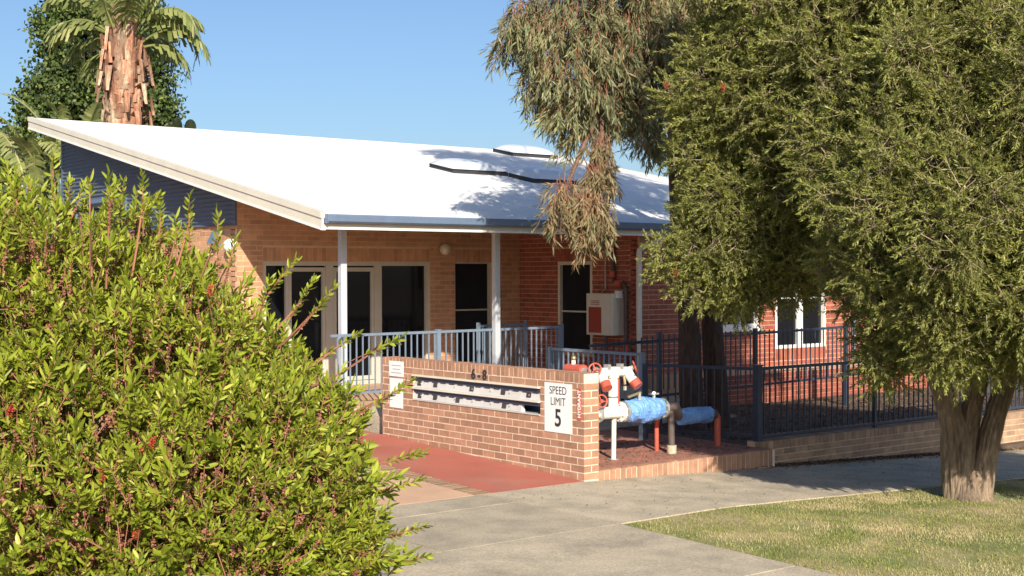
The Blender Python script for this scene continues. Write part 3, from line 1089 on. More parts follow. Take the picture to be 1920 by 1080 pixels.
# fire panel cabinet and pipes on the red return wall
fc = thing('fire_cabinet', 'cream metal fire cabinet with red notice on the red brick wall', 'cabinet', (XC-.15, 6.05, 1.30))
MB().box(XC-.27, XC+.0, 5.70, 6.38, 1.30, 2.03).build('box', MAT['cream'], fc, bevel=0.008)
MB().box(XC-.285, XC-.268, 5.73, 6.35, 1.33, 2.0).build('door', MAT['cream'], fc)
MB().box(XC-.290, XC-.284, 5.97, 6.30, 1.34, 1.79).build('notice', MAT['sheet_red'], fc)
for z in (1.90, 1.87, 1.84):
    MB().box(XC-.288, XC-.284, 6.02, 6.24, z-.006, z+.006).build('print_line', MAT['sheet_red'], fc)
MB().tube([(XC-.17, 6.12, 2.02), (XC-.05, 6.12, 2.10), (XC-.05, 6.12, 2.95)], 0.012, 8).build('conduit', MAT['steel'], fc)
MB().tube([(XC-.15, 6.0, 1.31), (XC-.15, 6.0, 0.4)], 0.03, 8).build('pipe', MAT['pipe_dark'], fc)
MB().box(XC-.2, XC-.1, 5.62, 5.72, 1.95, 2.08).build('lamp', MAT['white'], fc)
rpp = thing('fire_pipe', 'dark red fire pipe running up the red wall to the eaves', 'pipe', (XC-.06, 5.9, 0.3))
MB().tube([(XC-.06, 5.92, 3.1), (XC-.06, 5.92, 2.30), (XC-.07, 5.86, 2.22), (XC-.08, 5.62, 2.20), (XC-.08, 5.56, 2.12), (XC-.08, 5.56, 0.4)], 0.035, 10).build('pipe', MAT['pipe_dark'], rpp)
MB().tube([(XC-.08, 5.80, 2.215), (XC-.08, 5.66, 2.20)], 0.06, 10).build('coupling', MAT['red'], rpp)
MB().tube([(XC-.06, 5.92, 2.42), (XC-.06, 5.92, 2.32)], 0.055, 10).build('coupling', MAT['red'], rpp)
MB().tube([(XC-.08, 5.56, 1.16), (XC-.08, 5.56, 1.02)], 0.06, 10).build('coupling', MAT['red'], rpp)

# raised terrace in front of the red street wall
tr_ = struct(MB().box(XC+.15, 13.0, 4.3, YS-.0085, -0.3, 0.615).build('terrace', MAT['apricot']))
tpl = Plane((XC+.15, 4.3), (1, 0), (0, -1))
mb = MB()
for s, z, l, h in lay(6.8, 0.10, 0.60):
    tpl.box(mb, s-l/2, s+l/2, z-h/2, z+h/2, -0.02, 0.012)
stuff(mb.build('brickwork', MAT['brick_red'], tr_))


# ------------------------------------------------------------------ fences
def bar_mesh(name, w_, h_, mat):
    me = bpy.data.meshes.new(name)
    b_ = MB().box(-w_/2, w_/2, -w_/2, w_/2, 0, h_)
    me.from_pydata(b_.v, [], b_.f)
    me.materials.append(mat)
    return me


def fence(name, label, p0, p1, zlo, zhi, posts, mat, gap=0.115, barw=0.016, postw=0.06, zpost=None, ztop=None, group=None, cap=False, cat='fence'):
    """posts: distances along; rails at zlo and zhi (callables of distance or numbers)"""
    p0, p1 = np.array(p0, float), np.array(p1, float)
    L = np.linalg.norm(p1-p0)
    u = (p1-p0)/L
    zl = zlo if callable(zlo) else (lambda s: zlo)
    zh = zhi if callable(zhi) else (lambda s: zhi)
    rz = math.atan2(u[1], u[0])
    t = thing(name, label, cat, (p0[0], p0[1], zl(0)-.1), group)
    nrm = np.array([-u[1], u[0]])
    for zf, hw, hh in ((zl, 0.014, 0.018), (zh, 0.02, 0.02)):
        a, b = p0, p1
        mb_ = MB()
        q = []
        for s, c in ((0, a), (L, b)):
            q.append([(c[0]-nrm[0]*hw, c[1]-nrm[1]*hw), (c[0]+nrm[0]*hw, c[1]+nrm[1]*hw)])
        lo = [(*q[0][0], zf(0)-hh), (*q[1][0], zf(L)-hh), (*q[1][1], zf(L)-hh), (*q[0][1], zf(0)-hh)]
        hi = [(*q[0][0], zf(0)+hh), (*q[1][0], zf(L)+hh), (*q[1][1], zf(L)+hh), (*q[0][1], zf(0)+hh)]
        mb_.hexa(lo, hi).build('rail', mat, t)
    n = int(L/gap)
    meshes = {}
    for i in range(1, n+1):
        s = i*L/(n+1)
        h = round(zh(s)-zl(s), 2)
        if h not in meshes:
            meshes[h] = bar_mesh('bar', barw, h, mat)
        c = p0+u*s
        link_mesh('bar', meshes[h], t, (c[0], c[1], zl(s)), (0, 0, rz))
    for s in posts:
        c = p0+u*s
        zb_, zt_ = zpost(s), (zh(s)+0.05 if ztop is None else ztop)
        h = zt_-zb_
        o = MB()
        o.box(-postw/2, postw/2, -postw/2, postw/2, 0, h)
        if cap:
            o.box(-postw/2-.006, postw/2+.006, -postw/2-.006, postw/2+.006, h, h+.012)
        me = bpy.data.meshes.new('post')
        me.from_pydata(o.v, [], o.f)
        me.materials.append(mat)
        link_mesh('post', me, t, (c[0], c[1], zb_), (0, 0, rz))
    return t


# low brick wall under the street fence
lw = thing('low_brick_wall', 'low buff brick wall with upright capping under the dark street fence', 'wall', (3.3, 0.3, -0.2))
LW0, LW1, LY = 3.22, 11.6, 0.19
lpl = Plane((LW0, LY), (1, 0), (0, -1))
MB().box(LW0+.004, LW1, LY+.004, LY+.225, -0.75, 0.166).build('mortar_core', MAT['mortar_house'], lw)
for s, z, l, h in lay(LW1-LW0, 0.06-0.086*7, 0.06):
    if z+h/2 > zt(LW0+s, 0)-0.03:
        one_brick(lw, MAT['brick_low'], lpl.p(s, z, -.05), (l, 0.1, h))
nc = int((LW1-LW0)/0.086)
for i in range(nc):
    one_brick(lw, MAT['brick_low'], (LW0+(i+.5)*0.086, LY+.113, 0.118), (0.076, 0.230, 0.108), 0, 0.002)
fence('street_fence', 'dark navy metal bar fence standing on the low buff brick wall', (3.3, 0.3), (11.3, 0.3), 0.225, 1.12,
      (2.48, 4.96, 7.44), MAT['fence'], 0.118, 0.017, 0.05, zpost=lambda s: 0.165, ztop=1.14)
cp = thing('fence_post', 'stout dark corner post of the street fence beside the hydrant paving', 'post', (3.3, 0.3, -0.05))
MB().box(3.255, 3.345, 0.255, 0.345, 0.0, 1.16).build('shaft', MAT['fence'], cp, bevel=0.004)
MB().box(3.245, 3.355, 0.245, 0.355, 1.155, 1.175).build('cap', MAT['fence'], cp)
fence('court_fence', 'dark bar fence closing the hydrant paving beside the corner post', (2.71, 1.80), (3.285, 0.35), 0.24, 1.12,
      (0.0,), MAT['fence'], 0.115, 0.016, 0.05, zpost=lambda s: 0.09, ztop=1.14)
fence('ramp_rail', 'grey blue hand rail fence behind the letterbox wall near the red hydrant valve', (2.70, 1.86), (2.74, 3.90), 0.35, 1.26,
      (0.0, 2.0), MAT['rail'], 0.115, 0.018, 0.065, zpost=lambda s: 0.09, ztop=1.29)
fence('yard_fence', 'dark bar fence across the planted yard before the red street wall', (2.8, 3.05), (9.0, 3.05), lambda s: 0.62 if s > 1.4 else 0.5+s*0.085,
      lambda s: 1.33+min(s, 1.5)*0.085, (1.4, 3.56, 5.87), MAT['fence'], 0.115, 0.016, 0.06, zpost=lambda s: 0.08 if s > .6 else 0.1, ztop=1.49)
fence('porch_rail', 'blue grey balustrade along the porch edge behind the letterbox wall', (0.05, 5.70), (4.75, 5.98), 0.60, 1.47,
      (2.02, 4.70), MAT['rail'], 0.116, 0.018, 0.07, zpost=lambda s: 0.44, ztop=1.50, cap=True, cat='railing')
fence('porch_gate', 'short blue grey gate rail set back on the porch by the second column', (3.45, 6.6), (4.75, 6.9), 0.60, 1.50,
      (0.0, 1.3), MAT['rail'], 0.116, 0.016, 0.05, zpost=lambda s: 0.44, ztop=1.56, cat='railing')

# ------------------------------------------------------------------ fire hydrant pipework
hy = thing('hydrant_booster', 'white fire hydrant booster with twin red valves and blue wrapped pipe', 'hydrant', (1.04, 0.6, 0.095))
Y0 = 0.6


def tube(name, pts, r, mat, parent, n=14, smooth=False):
    return MB().tube(pts, r, n).build(name, mat, parent, smooth)


def flange(x, y, z, ax, mat, parent, r=0.125, t=0.028):
    d = Vector(ax)*t/2
    c = Vector((x, y, z))
    o = MB().tube([c-d, c+d], r, 18)
    a = Vector((0, 0, 1)) if abs(ax[2]) < .9 else Vector((1, 0, 0))
    b = Vector(ax).cross(a)
    for k in range(8):
        q = c+(a*math.cos(k*.785+.39)+b*math.sin(k*.785+.39))*r*.8
        o.tube([q-d*2.4, q+d*2.4], 0.013, 6)
    return o.build('flange', mat, parent)


def wheel(c, nrm, r, mat, parent):
    c, nrm = Vector(c), Vector(nrm).normalized()
    a = (Vector((0, 0, 1))-nrm*nrm.z).normalized()
    b = nrm.cross(a)
    ring = [c+(a*math.cos(t)+b*math.sin(t))*r for t in np.linspace(0, 2*math.pi, 25)]
    o = MB().tube(ring, 0.011, 6, caps=False)
    for k in range(3):
        t = k*2.094+.4
        o.tube([c, c+(a*math.cos(t)+b*math.sin(t))*r], 0.009, 6)
    o.tube([c-nrm*.02, c+nrm*.02], 0.022, 8)
    return o.build('hand_wheel', mat, parent)


tube('stand_leg', [(1.035, .63, 0.09), (1.035, .62, 0.62)], 0.030, MAT['pipe_white'], hy)
tube('foot_plate', [(1.035, .63, 0.092), (1.035, .63, 0.104)], 0.075, MAT['steel'], hy)
ZP = 0.675
tube('main_pipe', [(0.60, Y0, ZP), (1.16, Y0, ZP)], 0.075, MAT['pipe_white'], hy)
flange(0.74, Y0, ZP, (1, 0, 0), MAT['steel'], hy, 0.115)
flange(1.12, Y0, ZP, (1, 0, 0), MAT['pipe_white'], hy, 0.125)
flange(1.17, Y0, ZP, (1, 0, 0), MAT['steel'], hy, 0.13)
ri = tube('riser', [(1.0, Y0, ZP), (1.0, Y0, 1.13)], 0.062, MAT['pipe_white'], hy)
MB().tube([(1.0, Y0, .86), (1.0, Y0, .874)], 0.065, 14).build('band', MAT['pipe_dark'], ri)
MB().box(1.045, 1.067, .555, .60, .78, 1.09).build('red_strip', MAT['red'], ri)
# twin head
hd_ = MB().tube([(.80, Y0, 1.17), (1.22, Y0, 1.17)], 0.06, 14)
hd_.tube([(1.0, Y0, 1.10), (1.0, Y0, 1.235)], 0.075, 14)
hd_.build('valve_head', MAT['pipe_white'], hy)
for sgn, xw in ((-1, 0.80), (1, 1.22)):
    v_ = MB().tube([(xw, Y0, 1.20), (xw+.02*sgn, Y0-.06, 1.10), (xw+.03*sgn, Y0-.11, 1.05)], [0.06, 0.062, 0.062], 12)
    vo = v_.build('outlet', MAT['pipe_white'], hy)
    MB().tube([(xw+.03*sgn, Y0-.11, 1.055), (xw+.045*sgn, Y0-.17, 0.99)], 0.066, 14).build('red_cap', MAT['red'], vo)
    MB().tube([(xw, Y0, 1.17), (xw+.10*sgn, Y0-.02, 1.215)], 0.035, 10).build('bonnet', MAT['steel'], hy)
    wheel((xw+.12*sgn, Y0-.03, 1.22), (sgn*.75, -.6, .35), 0.075, MAT['red'], hy)
for xw in (0.90, 1.11):
    MB().box(xw-.025, xw+.025, Y0-.05, Y0+.03, 1.20, 1.27).build('gland', MAT['steel'], hy)
tube('test_cock', [(1.10, Y0-.09, 1.12), (1.10, Y0-.11, 1.02)], 0.016, MAT['brass'], hy, 8)
tube('padlock', [(1.10, Y0-.11, 1.0), (1.10, Y0-.11, .95)], 0.022, MAT['steel'], hy, 8)
wheel((0.70, Y0-.12, .84), (-.3, -1, .1), 0.075, MAT['red'], hy)
tube('stem', [(0.72, Y0, ZP+.05), (0.70, Y0-.10, .84)], 0.022, MAT['brass'], hy, 8)
# blue wrapped back-flow valve: lumpy plastic over the body
mb = MB()
NN, NL = 20, 26
for i in range(NL+1):
    x = 1.20+0.60*i/NL
    for j in range(NN):
        t = 2*math.pi*j/NN
        r = 0.155*(0.78+.22*math.sin(math.pi*min(1, max(0, i/NL)))**.5)*(1+.05*math.sin(2*t+i*.37)+.04*math.sin(5*t-i*.61)+random.uniform(-.05, .05))
        mb.v.append((x, Y0+r*math.cos(t), ZP-.0+r*math.sin(t)*1.0))
for i in range(NL):
    for j in range(NN):
        mb.f.append((i*NN+j, (i+1)*NN+j, (i+1)*NN+(j+1) % NN, i*NN+(j+1) % NN))
mb.f += [tuple(range(NN)), tuple(reversed(range(NL*NN, NL*NN+NN)))]
mb.build('blue_wrap', MAT['blue_wrap'], hy)
flange(1.84, Y0, ZP, (1, 0, 0), MAT['steel'], hy, 0.13)
tube('test_lever', [(1.22, Y0-.03, .85), (1.42, Y0-.05, .90)], 0.018, MAT['brass'], hy, 8)
tube('lever_stem', [(1.40, Y0-.05, .75), (1.40, Y0-.05, .90)], 0.02, MAT['steel'], hy, 8)
tube('gauge_cock', [(1.70, Y0, .78), (1.70, Y0, .87), (1.66, Y0-.04, .88)], 0.02, MAT['steel'], hy, 8)
MB().box(1.62, 1.76, Y0-.03, Y0+.02, .855, .875).build('gauge_handle', MAT['steel'], hy)
tube('dark_pipe', [(1.82, Y0, ZP), (2.05, Y0, ZP), (2.12, Y0+.01, ZP-.06), (2.14, Y0+.02, 0.56), (2.9, .70, 0.52)], 0.07, MAT['pipe_dark'], hy)
tube('stand_leg', [(1.97, .56, 0.09), (1.97, .57, 0.64)], 0.042, MAT['pipe_dark'], hy)
tube('concrete_foot', [(1.97, .56, 0.09), (1.97, .56, 0.20)], 0.062, MAT['concrete'], hy)
tube('stand_leg', [(2.0, .86, 0.09), (2.0, .86, 0.40), (1.80, .62, .6)], 0.028, MAT['red'], hy)
mb = MB()
NL = 18
for i in range(NL+1):
    x = 2.16+0.64*i/NL
    for j in range(NN):
        t = 2*math.pi*j/NN
        r = 0.105*(1+.05*math.sin(3*t+i*.4)+random.uniform(-.06, .06))
        mb.v.append((x, .60+.10*i/NL+r*math.cos(t), .545-.02*i/NL+r*math.sin(t)))
for i in range(NL):
    for j in range(NN):
        mb.f.append((i*NN+j, (i+1)*NN+j, (i+1)*NN+(j+1) % NN, i*NN+(j+1) % NN))
mb.f += [tuple(range(NN)), tuple(reversed(range(NL*NN, NL*NN+NN)))]
mb.build('blue_wrap', MAT['blue_wrap'], hy)
tube('red_elbow', [(2.80, .70, .53), (2.93, .71, .53), (2.985, .72, .47), (2.985, .72, 0.09)], 0.042, MAT['red'], hy)
h2 = thing('hydrant_valve', 'red hydrant valve with a brass cap behind the letterbox wall', 'hydrant', (0.7, 0.95, 0.095))
tube('pipe', [(0.7, .95, .09), (.7, .95, 1.14)], 0.05, MAT['pipe_dark'], h2)
MB().tube([(.7, 1.10, 1.19), (.7, .80, 1.19)], 0.075, 14).build('body', MAT['red'], h2)
MB().tube([(.7, .80, 1.18), (.7, .70, 1.17)], 0.05, 12).build('coupling', MAT['steel'], h2)
MB().tube([(.70, .99, 1.25), (.70, .99, 1.31)], 0.028, 10).build('spindle', MAT['pipe_white'], h2)
MB().sphere((.70, .985, 1.335), 0.035, 10, 8).build('cap', MAT['brass'], h2, smooth=True)


# ------------------------------------------------------------------ trees
def limb(mb, pts, radii, n=12, rough=0.08, seed=0, ridge=0.0):
    """lumpy tapered limb, finely ringed"""
    r_ = random.Random(seed)
    P, Rr = [], []
    pts = [Vector(p) for p in pts]
    for i in range(len(pts)-1):
        k = max(2, int((pts[i+1]-pts[i]).length/0.12))
        for j in range(k):
            t = j/k
            p0 = pts[max(i-1, 0)]
            p3 = pts[min(i+2, len(pts)-1)]
            t2, t3 = t*t, t*t*t
            q = (pts[i]*2 + (pts[i+1]-p0)*t + (p0*2-pts[i]*5+pts[i+1]*4-p3)*t2 + (pts[i]*3-p0-pts[i+1]*3+p3)*t3)*0.5
            P.append(q)
            Rr.append(radii[i]+(radii[i+1]-radii[i])*t)
    P.append(pts[-1])
    Rr.append(radii[-1])
    k0 = len(mb.v)
    ph = [r_.uniform(0, 6.28) for _ in range(4)]
    mb.tube(P, Rr, n)
    for i, p in enumerate(P):
        for j in range(n):
            v = Vector(mb.v[k0+i*n+j])
            t = 2*math.pi*j/n
            f = 1+rough*(math.sin(3*t+ph[0]+i*.21)+.7*math.sin(5*t+ph[1]-i*.13)+.5*math.sin(2*t+i*.5+ph[2]))+r_.uniform(-rough, rough)*.6
            f += ridge*(abs(math.sin(6.5*t+ph[3]+.25*math.sin(i*.5)))+.6*abs(math.sin(10.5*t+ph[0]-.3*math.sin(i*.37)))-.8)+r_.uniform(-ridge, ridge)*.5
            mb.v[k0+i*n+j] = tuple(p+(v-p)*f)
    return mb


def lobes_points(lobes, per_m2, seed, inner=0.55, lump=0.16, keep=0.78, hollow=0.0, flat=1.0):
    """points and outward directions spread over a union of ellipsoid lobes"""
    r = np.random.default_rng(seed)
    Pn, Dn = [], []
    C_ = np.array([l[0] for l in lobes])
    R_ = np.array([l[1] for l in lobes])
    for c, rad in zip(C_, R_):
        n = int(per_m2*4*np.pi*rad*rad)
        d = unit(r.normal(size=(n, 3)))
        rr = rad*(inner+(1.0-inner)*r.random(n)**0.45)
        f = value_noise(d*rad+c, 0.55, seed+3)
        p = c+d*(rr*(1+lump*f))[:, None]*np.array([1, 1, flat])
        ok = np.ones(n, bool)
        if hollow > 0:
            ok &= ~((f < -hollow) & (rr > rad*.72))
        near = np.linalg.norm(C_-c, axis=1) < (R_+rad*1.4)
        for c2, r2 in zip(C_[near], R_[near]):
            if np.allclose(c2, c):
                continue
            ok &= np.linalg.norm((p-c2)/np.array([1, 1, flat]), axis=1) > r2*keep*0.8
        Pn.append(p[ok])
        Dn.append(d[ok])
    return np.vstack(Pn), np.vstack(Dn)


def clumped(lobes_, sub=0.36, per=13.0, seed=0, lo=0.55, hi=0.92):
    """break each lobe into smaller tufts spread over its surface"""
    r = np.random.default_rng(seed)
    out = []
    for c, rad in lobes_:
        n = max(4, int(per*rad*rad/(sub*sub*rad**1.0)*0.36))
        for i in range(n):
            d_ = unit(r.normal(size=(1, 3)))[0]
            out.append((np.asarray(c)+d_*rad*r.uniform(lo, hi+.1), (0.13+0.17*rad)*r.uniform(.6, 1.3)))
    return out


# --- bush on the near verge (callistemon with broad leaves)
def bush_shoot(n_leaf, length, ll, seedcaps=False):
    s = Spray()
    s.stem([(0, 0, -0.10), (0.004, 0, length*.5), (0, 0.004, length)], 0.0035, 0.002)
    for i in range(n_leaf):
        t = 0.18+0.82*(i+.5)/n_leaf
        a = i*2.399+rng.uniform(-.3, .3)
        tilt = 1.15-0.75*t+rng.uniform(-.15, .15)
        d = np.array([math.cos(a)*math.sin(tilt), math.sin(a)*math.sin(tilt), math.cos(tilt)])
        s.leaf((0, 0, length*t), d, ll*rng.uniform(.65, 1.1)*(0.8+.2*t), 0.0165*rng.uniform(.8, 1.2), droop=rng.uniform(-.05, .15), wide=True)
    if seedcaps:
        for i in range(16):
            a = i*2.4
            z = -0.06+length*.5*i/16
            s.leaf((0, 0, z), (math.cos(a), math.sin(a), .2), 0.014, 0.014, mi=1, wide=True)
    return s


BUSH_T = [bush_shoot(15, .13, .070), bush_shoot(13, .16, .078, True), bush_shoot(18, .18, .066, True), bush_shoot(11, .11, .074), bush_shoot(15, .15, .062, True)]
BM = [LEAF['bush'], MAT['twig']]
bush = thing('bottlebrush_bush', 'large bright green bottlebrush bush with reddish stems on the near verge', 'bush', (-6.75, -3.0, zt(-6.7, -3)-.02))
bc = np.array([-6.9, -3.0, 0.9])
BLOBES = [((60, 740, 9.3), 1.34), ((262, 808, 9.0), 1.08), ((465, 895, 8.7), .72), ((-190, 760, 9.4), 1.36), ((400, 1010, 8.5), .98), ((150, 1000, 8.5), 1.1), ((-150, 1000, 8.8), 1.2), ((560, 1060, 8.5), .50)]
blobes = [(at(*a), r) for a, r in BLOBES]
p, d = lobes_points(blobes, 190, 61, inner=0.45, lump=0.11, keep=0.95, hollow=0.68)
ok = p[:, 2] > 0.0
p, d = p[ok], d[ok]
p2, d2 = lobes_points(blobes, 26, 63, inner=0.25, lump=0.05, keep=0.5)
ok = p2[:, 2] > 0.0
n_out = len(p)
p, d = np.vstack([p, p2[ok]]), np.vstack([d, d2[ok]])
print('bush shoots', len(p))
dirs = unit(d*0.55+np.array([0, 0, .55])+rng.normal(size=d.shape)*.42)
sc_ = rng.uniform(.75, 1.25, len(p))
sc_[n_out:] *= 1.5
# long shoots standing out of the top and the street side
tall = []
for (px, py, ln, le) in ((168, 322, .30, 0), (268, 345, .16, 0), (355, 385, .17, 0), (408, 400, .20, 0), (330, 420, .12, 0), (205, 355, .12, 0), (300, 400, .14, 0), (30, 345, .14, 0), (100, 300, .22, 0),
                         (440, 455, .15, .2), (540, 505, .16, .5), (575, 545, .16, .4), (610, 560, .14, .5), (650, 640, .16, .7), (740, 640, .16, .8), (790, 850, .20, .95), (785, 990, .18, .9), (795, 1045, .18, 1.0),
                         (765, 720, .2, .7), (770, 905, .2, .9), (60, 365, .15, -.2), (230, 365, .15, .1), (130, 345, .2, .1)):
    tip = at(px, py, 8.9+random.uniform(-.4, .5))
    dd = unit((RT*le+np.array([0, 0, 1.0])*(1-abs(le)*.8))[None])[0]
    tall.append((tip-dd*ln*.7, dd, ln))
tp = np.array([t[0] for t in tall])
td = np.array([t[1] for t in tall])
tl = np.array([t[2] for t in tall])
mb = MB()
r_ = random.Random(3)
for q, dd, ln in tall:
    c0 = bc+(q-bc)*.72
    mid = (q+c0)/2+np.array([0, 0, -.03])
    mb.tube([c0, mid, q, q+dd*ln*.5], [0.009, .0075, .006, .004], 5)
for i in range(90):
    k = r_.randrange(len(p))
    a = bc+(p[k]-bc)*r_.uniform(.25, .6)+np.array([r_.uniform(-.1, .1), r_.uniform(-.1, .1), -.1])
    mb.tube([a, (a+p[k])/2+np.array([0, 0, .05]), p[k]], [0.010, .008, .004], 5)
for i in range(14):
    k = r_.randrange(len(p))
    e_ = bc+(p[k]-bc)*.5
    b0 = np.array([-6.75+r_.uniform(-.25, .25), -3.0+r_.uniform(-.25, .25), -.1])
    mb.tube([b0, (b0+e_)/2+np.array([0, 0, .15]), e_], [0.05, .035, .016], 7)
mb.build('branches', MAT['twig'], bush)
view = np.array([to_px(q)[2] for q in p])
front_i = np.argsort(-view)
pxs = np.array([to_px(q)[:2] for q in p])
facing = (d @ unit((CAM-bc)[None])[0] > 0.3) & (pxs[:, 0] > -20) & (pxs[:, 1] < 1100)
cand = [i for i in front_i if facing[i]][:250]
mask = np.ones(len(p), bool)
mask[cand] = False
shoots_as_parts(bush, 'leafy_shoot', BUSH_T, BM, p[cand], dirs[cand], sc_[cand])
shoots_as_parts(bush, 'leafy_shoot', BUSH_T, BM, tp, td, 1.0+tl)
shoots_as_parts(bush, 'leafy_shoot', BUSH_T, BM, tp-td*tl[:, None]*.75, td, 0.9+tl)
V, Q, MI = scatter(BUSH_T, p[mask], dirs[mask], sc_[mask])
o = stuff(link_mesh('foliage', quad_mesh('foliage', V-np.array(origin(bush)), Q, BM, MI), bush))
# a few flower brushes
for (px, py, dep) in ((262, 845, 7.75), (193, 890, 7.7), (255, 1000, 7.65), (395, 545, 8.35), (20, 770, 7.9), (285, 830, 7.75)):
    c = at(px, py, dep)
    s = Spray()
    for i in range(90):
        a = rng.uniform(0, 6.28)
        z = rng.uniform(-.035, .035)
        s.leaf((0, 0, z), (math.cos(a), math.sin(a), rng.uniform(-.3, .5)), .026, .004)
    me = quad_mesh('flower', s.v, s.q, [MAT['bloom']], s.m*0)
    link_mesh('flower', me, bush, c, (random.uniform(-.5, .5), random.uniform(-.5, .5), 0))


# --- street tree: weeping bottlebrush
def bottle_spray(n_leaf, length, ll):
    s = Spray()
    s.stem([(0, 0, -.08), (0.01, 0, length*.5), (0.03, 0, length)], 0.0045, 0.002)
    for i in range(n_leaf):
        t = 0.05+0.95*(i+.5)/n_leaf
        a = i*2.399+rng.uniform(-.4, .4)
        tilt = 1.05-0.6*t+rng.uniform(-.25, .25)
        d_ = np.array([math.cos(a)*math.sin(tilt), math.sin(a)*math.sin(tilt), math.cos(tilt)])
        s.leaf((0.03*t*t, 0, length*t), d_, ll*rng.uniform(.7, 1.2), 0.0115*rng.uniform(.8, 1.25), droop=rng.uniform(0, .2))
    return s


BOT_T = [bottle_spray(38, .24, .052), bottle_spray(34, .28, .055), bottle_spray(42, .20, .05), bottle_spray(28, .18, .058)]
bt = thing('bottlebrush_tree', 'dense olive green weeping bottlebrush tree with forked trunk on the grass verge', 'tree', (3.35, -2.85, -0.2))
bl = [((1490, 150, 15.2), 1.10), ((1660, 110, 14.4), 1.35), ((1375, 420, 15.2), .55), ((1590, 330, 15.2), 1.0), ((1440, 320, 15.2), .75),
      ((1340, 335, 15.5), .36), ((1560, -80, 15.4), 1.4), ((1800, -120, 14.6), 1.6), ((1440, 470, 15.4), .50), ((1335, 490, 15.2), .33),
      ((1345, 200, 15.4), .42), ((1275, 485, 15.3), .18), ((1500, 450, 16.4), .65), ((1590, 470, 16.0), .55), ((1400, 520, 15.6), .32),
      ((1760, 400, 12.9), .90), ((1900, 500, 12.6), .90), ((1700, 545, 13.2), .50), ((1790, 600, 13.0), .42), ((1890, 605, 13.2), .40), ((1950, 250, 13.0), 1.15),
      ((1720, 230, 13.4), .95), ((1655, 650, 13.6), .22), ((1850, 120, 13.6), 1.1), ((2080, 480, 13.0), 1.0), ((1640, 470, 13.6), .42), ((2060, 650, 13.4), .6), ((1965, 545, 12.4), .5), ((2200, 400, 13.5), 1.1), ((2150, 200, 13.5), 1.2), ((2200, 600, 13.6), .8), ((2320, 560, 14.0), .9), ((2350, 350, 14.0), 1.1)]
lobes = [(at(*a), r) for a, r in bl]
tufts = clumped(lobes, seed=5)
print('tufts', len(tufts))
p, d = lobes_points(tufts, 125, 21, inner=0.3, lump=0.15, keep=0.6)
p2, d2 = lobes_points(lobes, 16, 22, inner=0.15, lump=0.1, keep=0.3)
keep_in = np.ones(len(p2), bool)
p, d = np.vstack([p, p2]), np.vstack([d, d2])
print('bottlebrush sprays', len(p))
dirs = unit(d*0.55+np.array([0, 0, -.12])+rng.normal(size=d.shape)*.5)
scl = rng.uniform(.75, 1.25, len(p))
base = np.array(origin(bt))
mb = MB()
D = 15.25
stems = [
    [(1800, 945, D), (1795, 880, D), (1788, 800, D), (1768, 730, D), (1742, 660, D), (1700, 560, D)],
    [(1812, 930, D+.1), (1812, 850, D+.1), (1822, 760, D+.12), (1838, 690, D+.15), (1835, 560, D+.2)],
    [(1838, 945, D), (1846, 880, D), (1862, 800, D), (1886, 720, D), (1902, 650, D), (1915, 540, D)]]
srad = [[.175, .16, .14, .115, .10, .08], [.13, .12, .105, .09, .07], [.125, .118, .11, .10, .09, .08]]
for k, (s_, r__) in enumerate(zip(stems, srad)):
    limb(mb, [at(*q) for q in s_], r__, 44, 0.07, k, 0.10)
# root flare
limb(mb, [at(1815, 950, D), at(1815, 925, D), at(1812, 880, D)], [.29, .235, .15], 48, .09, 9, 0.10)
mb.build('trunk', MAT['bark'], bt)
mb = MB()
tops = [at(*s_[-1]) for s_ in stems]
for k, (c, r__) in enumerate(lobes):
    t_ = min(tops, key=lambda q: np.linalg.norm(q-c))
    limb(mb, [t_, (t_+c)/2+np.array([0, 0, .12]), c], [.06, .035, .012], 8, .06, k+20)
    for j in range(9):
        e_ = c+unit(rng.normal(size=(1, 3)))[0]*r__*.95
        mb.tube([c+(e_-c)*.1, (c+e_)/2+np.array([0, 0, .08]), e_], [.012, .008, .004], 5)
mb.build('limbs', MAT['twig_grey'], bt)
view = np.array([to_px(q)[2] for q in p])
pxs = np.array([to_px(q)[:2] for q in p])
cand = [i for i in np.argsort(-view) if -20 < pxs[i, 0] < 1935 and pxs[i, 1] > -20][:260]
mask = np.ones(len(p), bool)
mask[cand] = False
BMt = [LEAF['bottle'], MAT['twig_grey']]
shoots_as_parts(bt, 'leafy_spray', BOT_T, BMt, p[cand], dirs[cand], scl[cand])
V, Q, MI = scatter(BOT_T, p[mask], dirs[mask], scl[mask])
stuff(link_mesh('crown', quad_mesh('crown', V-base, Q, BMt, MI), bt))
for (px, py, dep) in ((1355, 163, 14.2), (1250, 160, 15.0), (1268, 512, 14.9), (1690, 250, 13.5)):
    s = Spray()
    for i in range(90):
        a = rng.uniform(0, 6.28)
        s.leaf((0, 0, rng.uniform(-.04, .04)), (math.cos(a), math.sin(a), rng.uniform(-.3, .5)), .03, .005)
    link_mesh('flower', quad_mesh('flower', s.v, s.q, [MAT['bloom']], s.m*0), bt, at(px, py, dep))


# --- gum tree behind the hydrant court
def gum_spray(n_leaf, length):
    s = Spray()
    s.stem([(0, 0, -.1), (.01, 0, length*.5), (.02, .01, length)], 0.004, 0.0015)
    for i in range(n_leaf):
        t = 0.02+0.98*(i+.5)/n_leaf
        a = rng.uniform(0, 6.28)
        tilt = rng.uniform(.15, .75)
        d_ = np.array([math.cos(a)*math.sin(tilt), math.sin(a)*math.sin(tilt), math.cos(tilt)])
        s.leaf((.02*t, 0, length*t), d_, rng.uniform(.10, .155), 0.019*rng.uniform(.75, 1.2), droop=0.0)
    return s


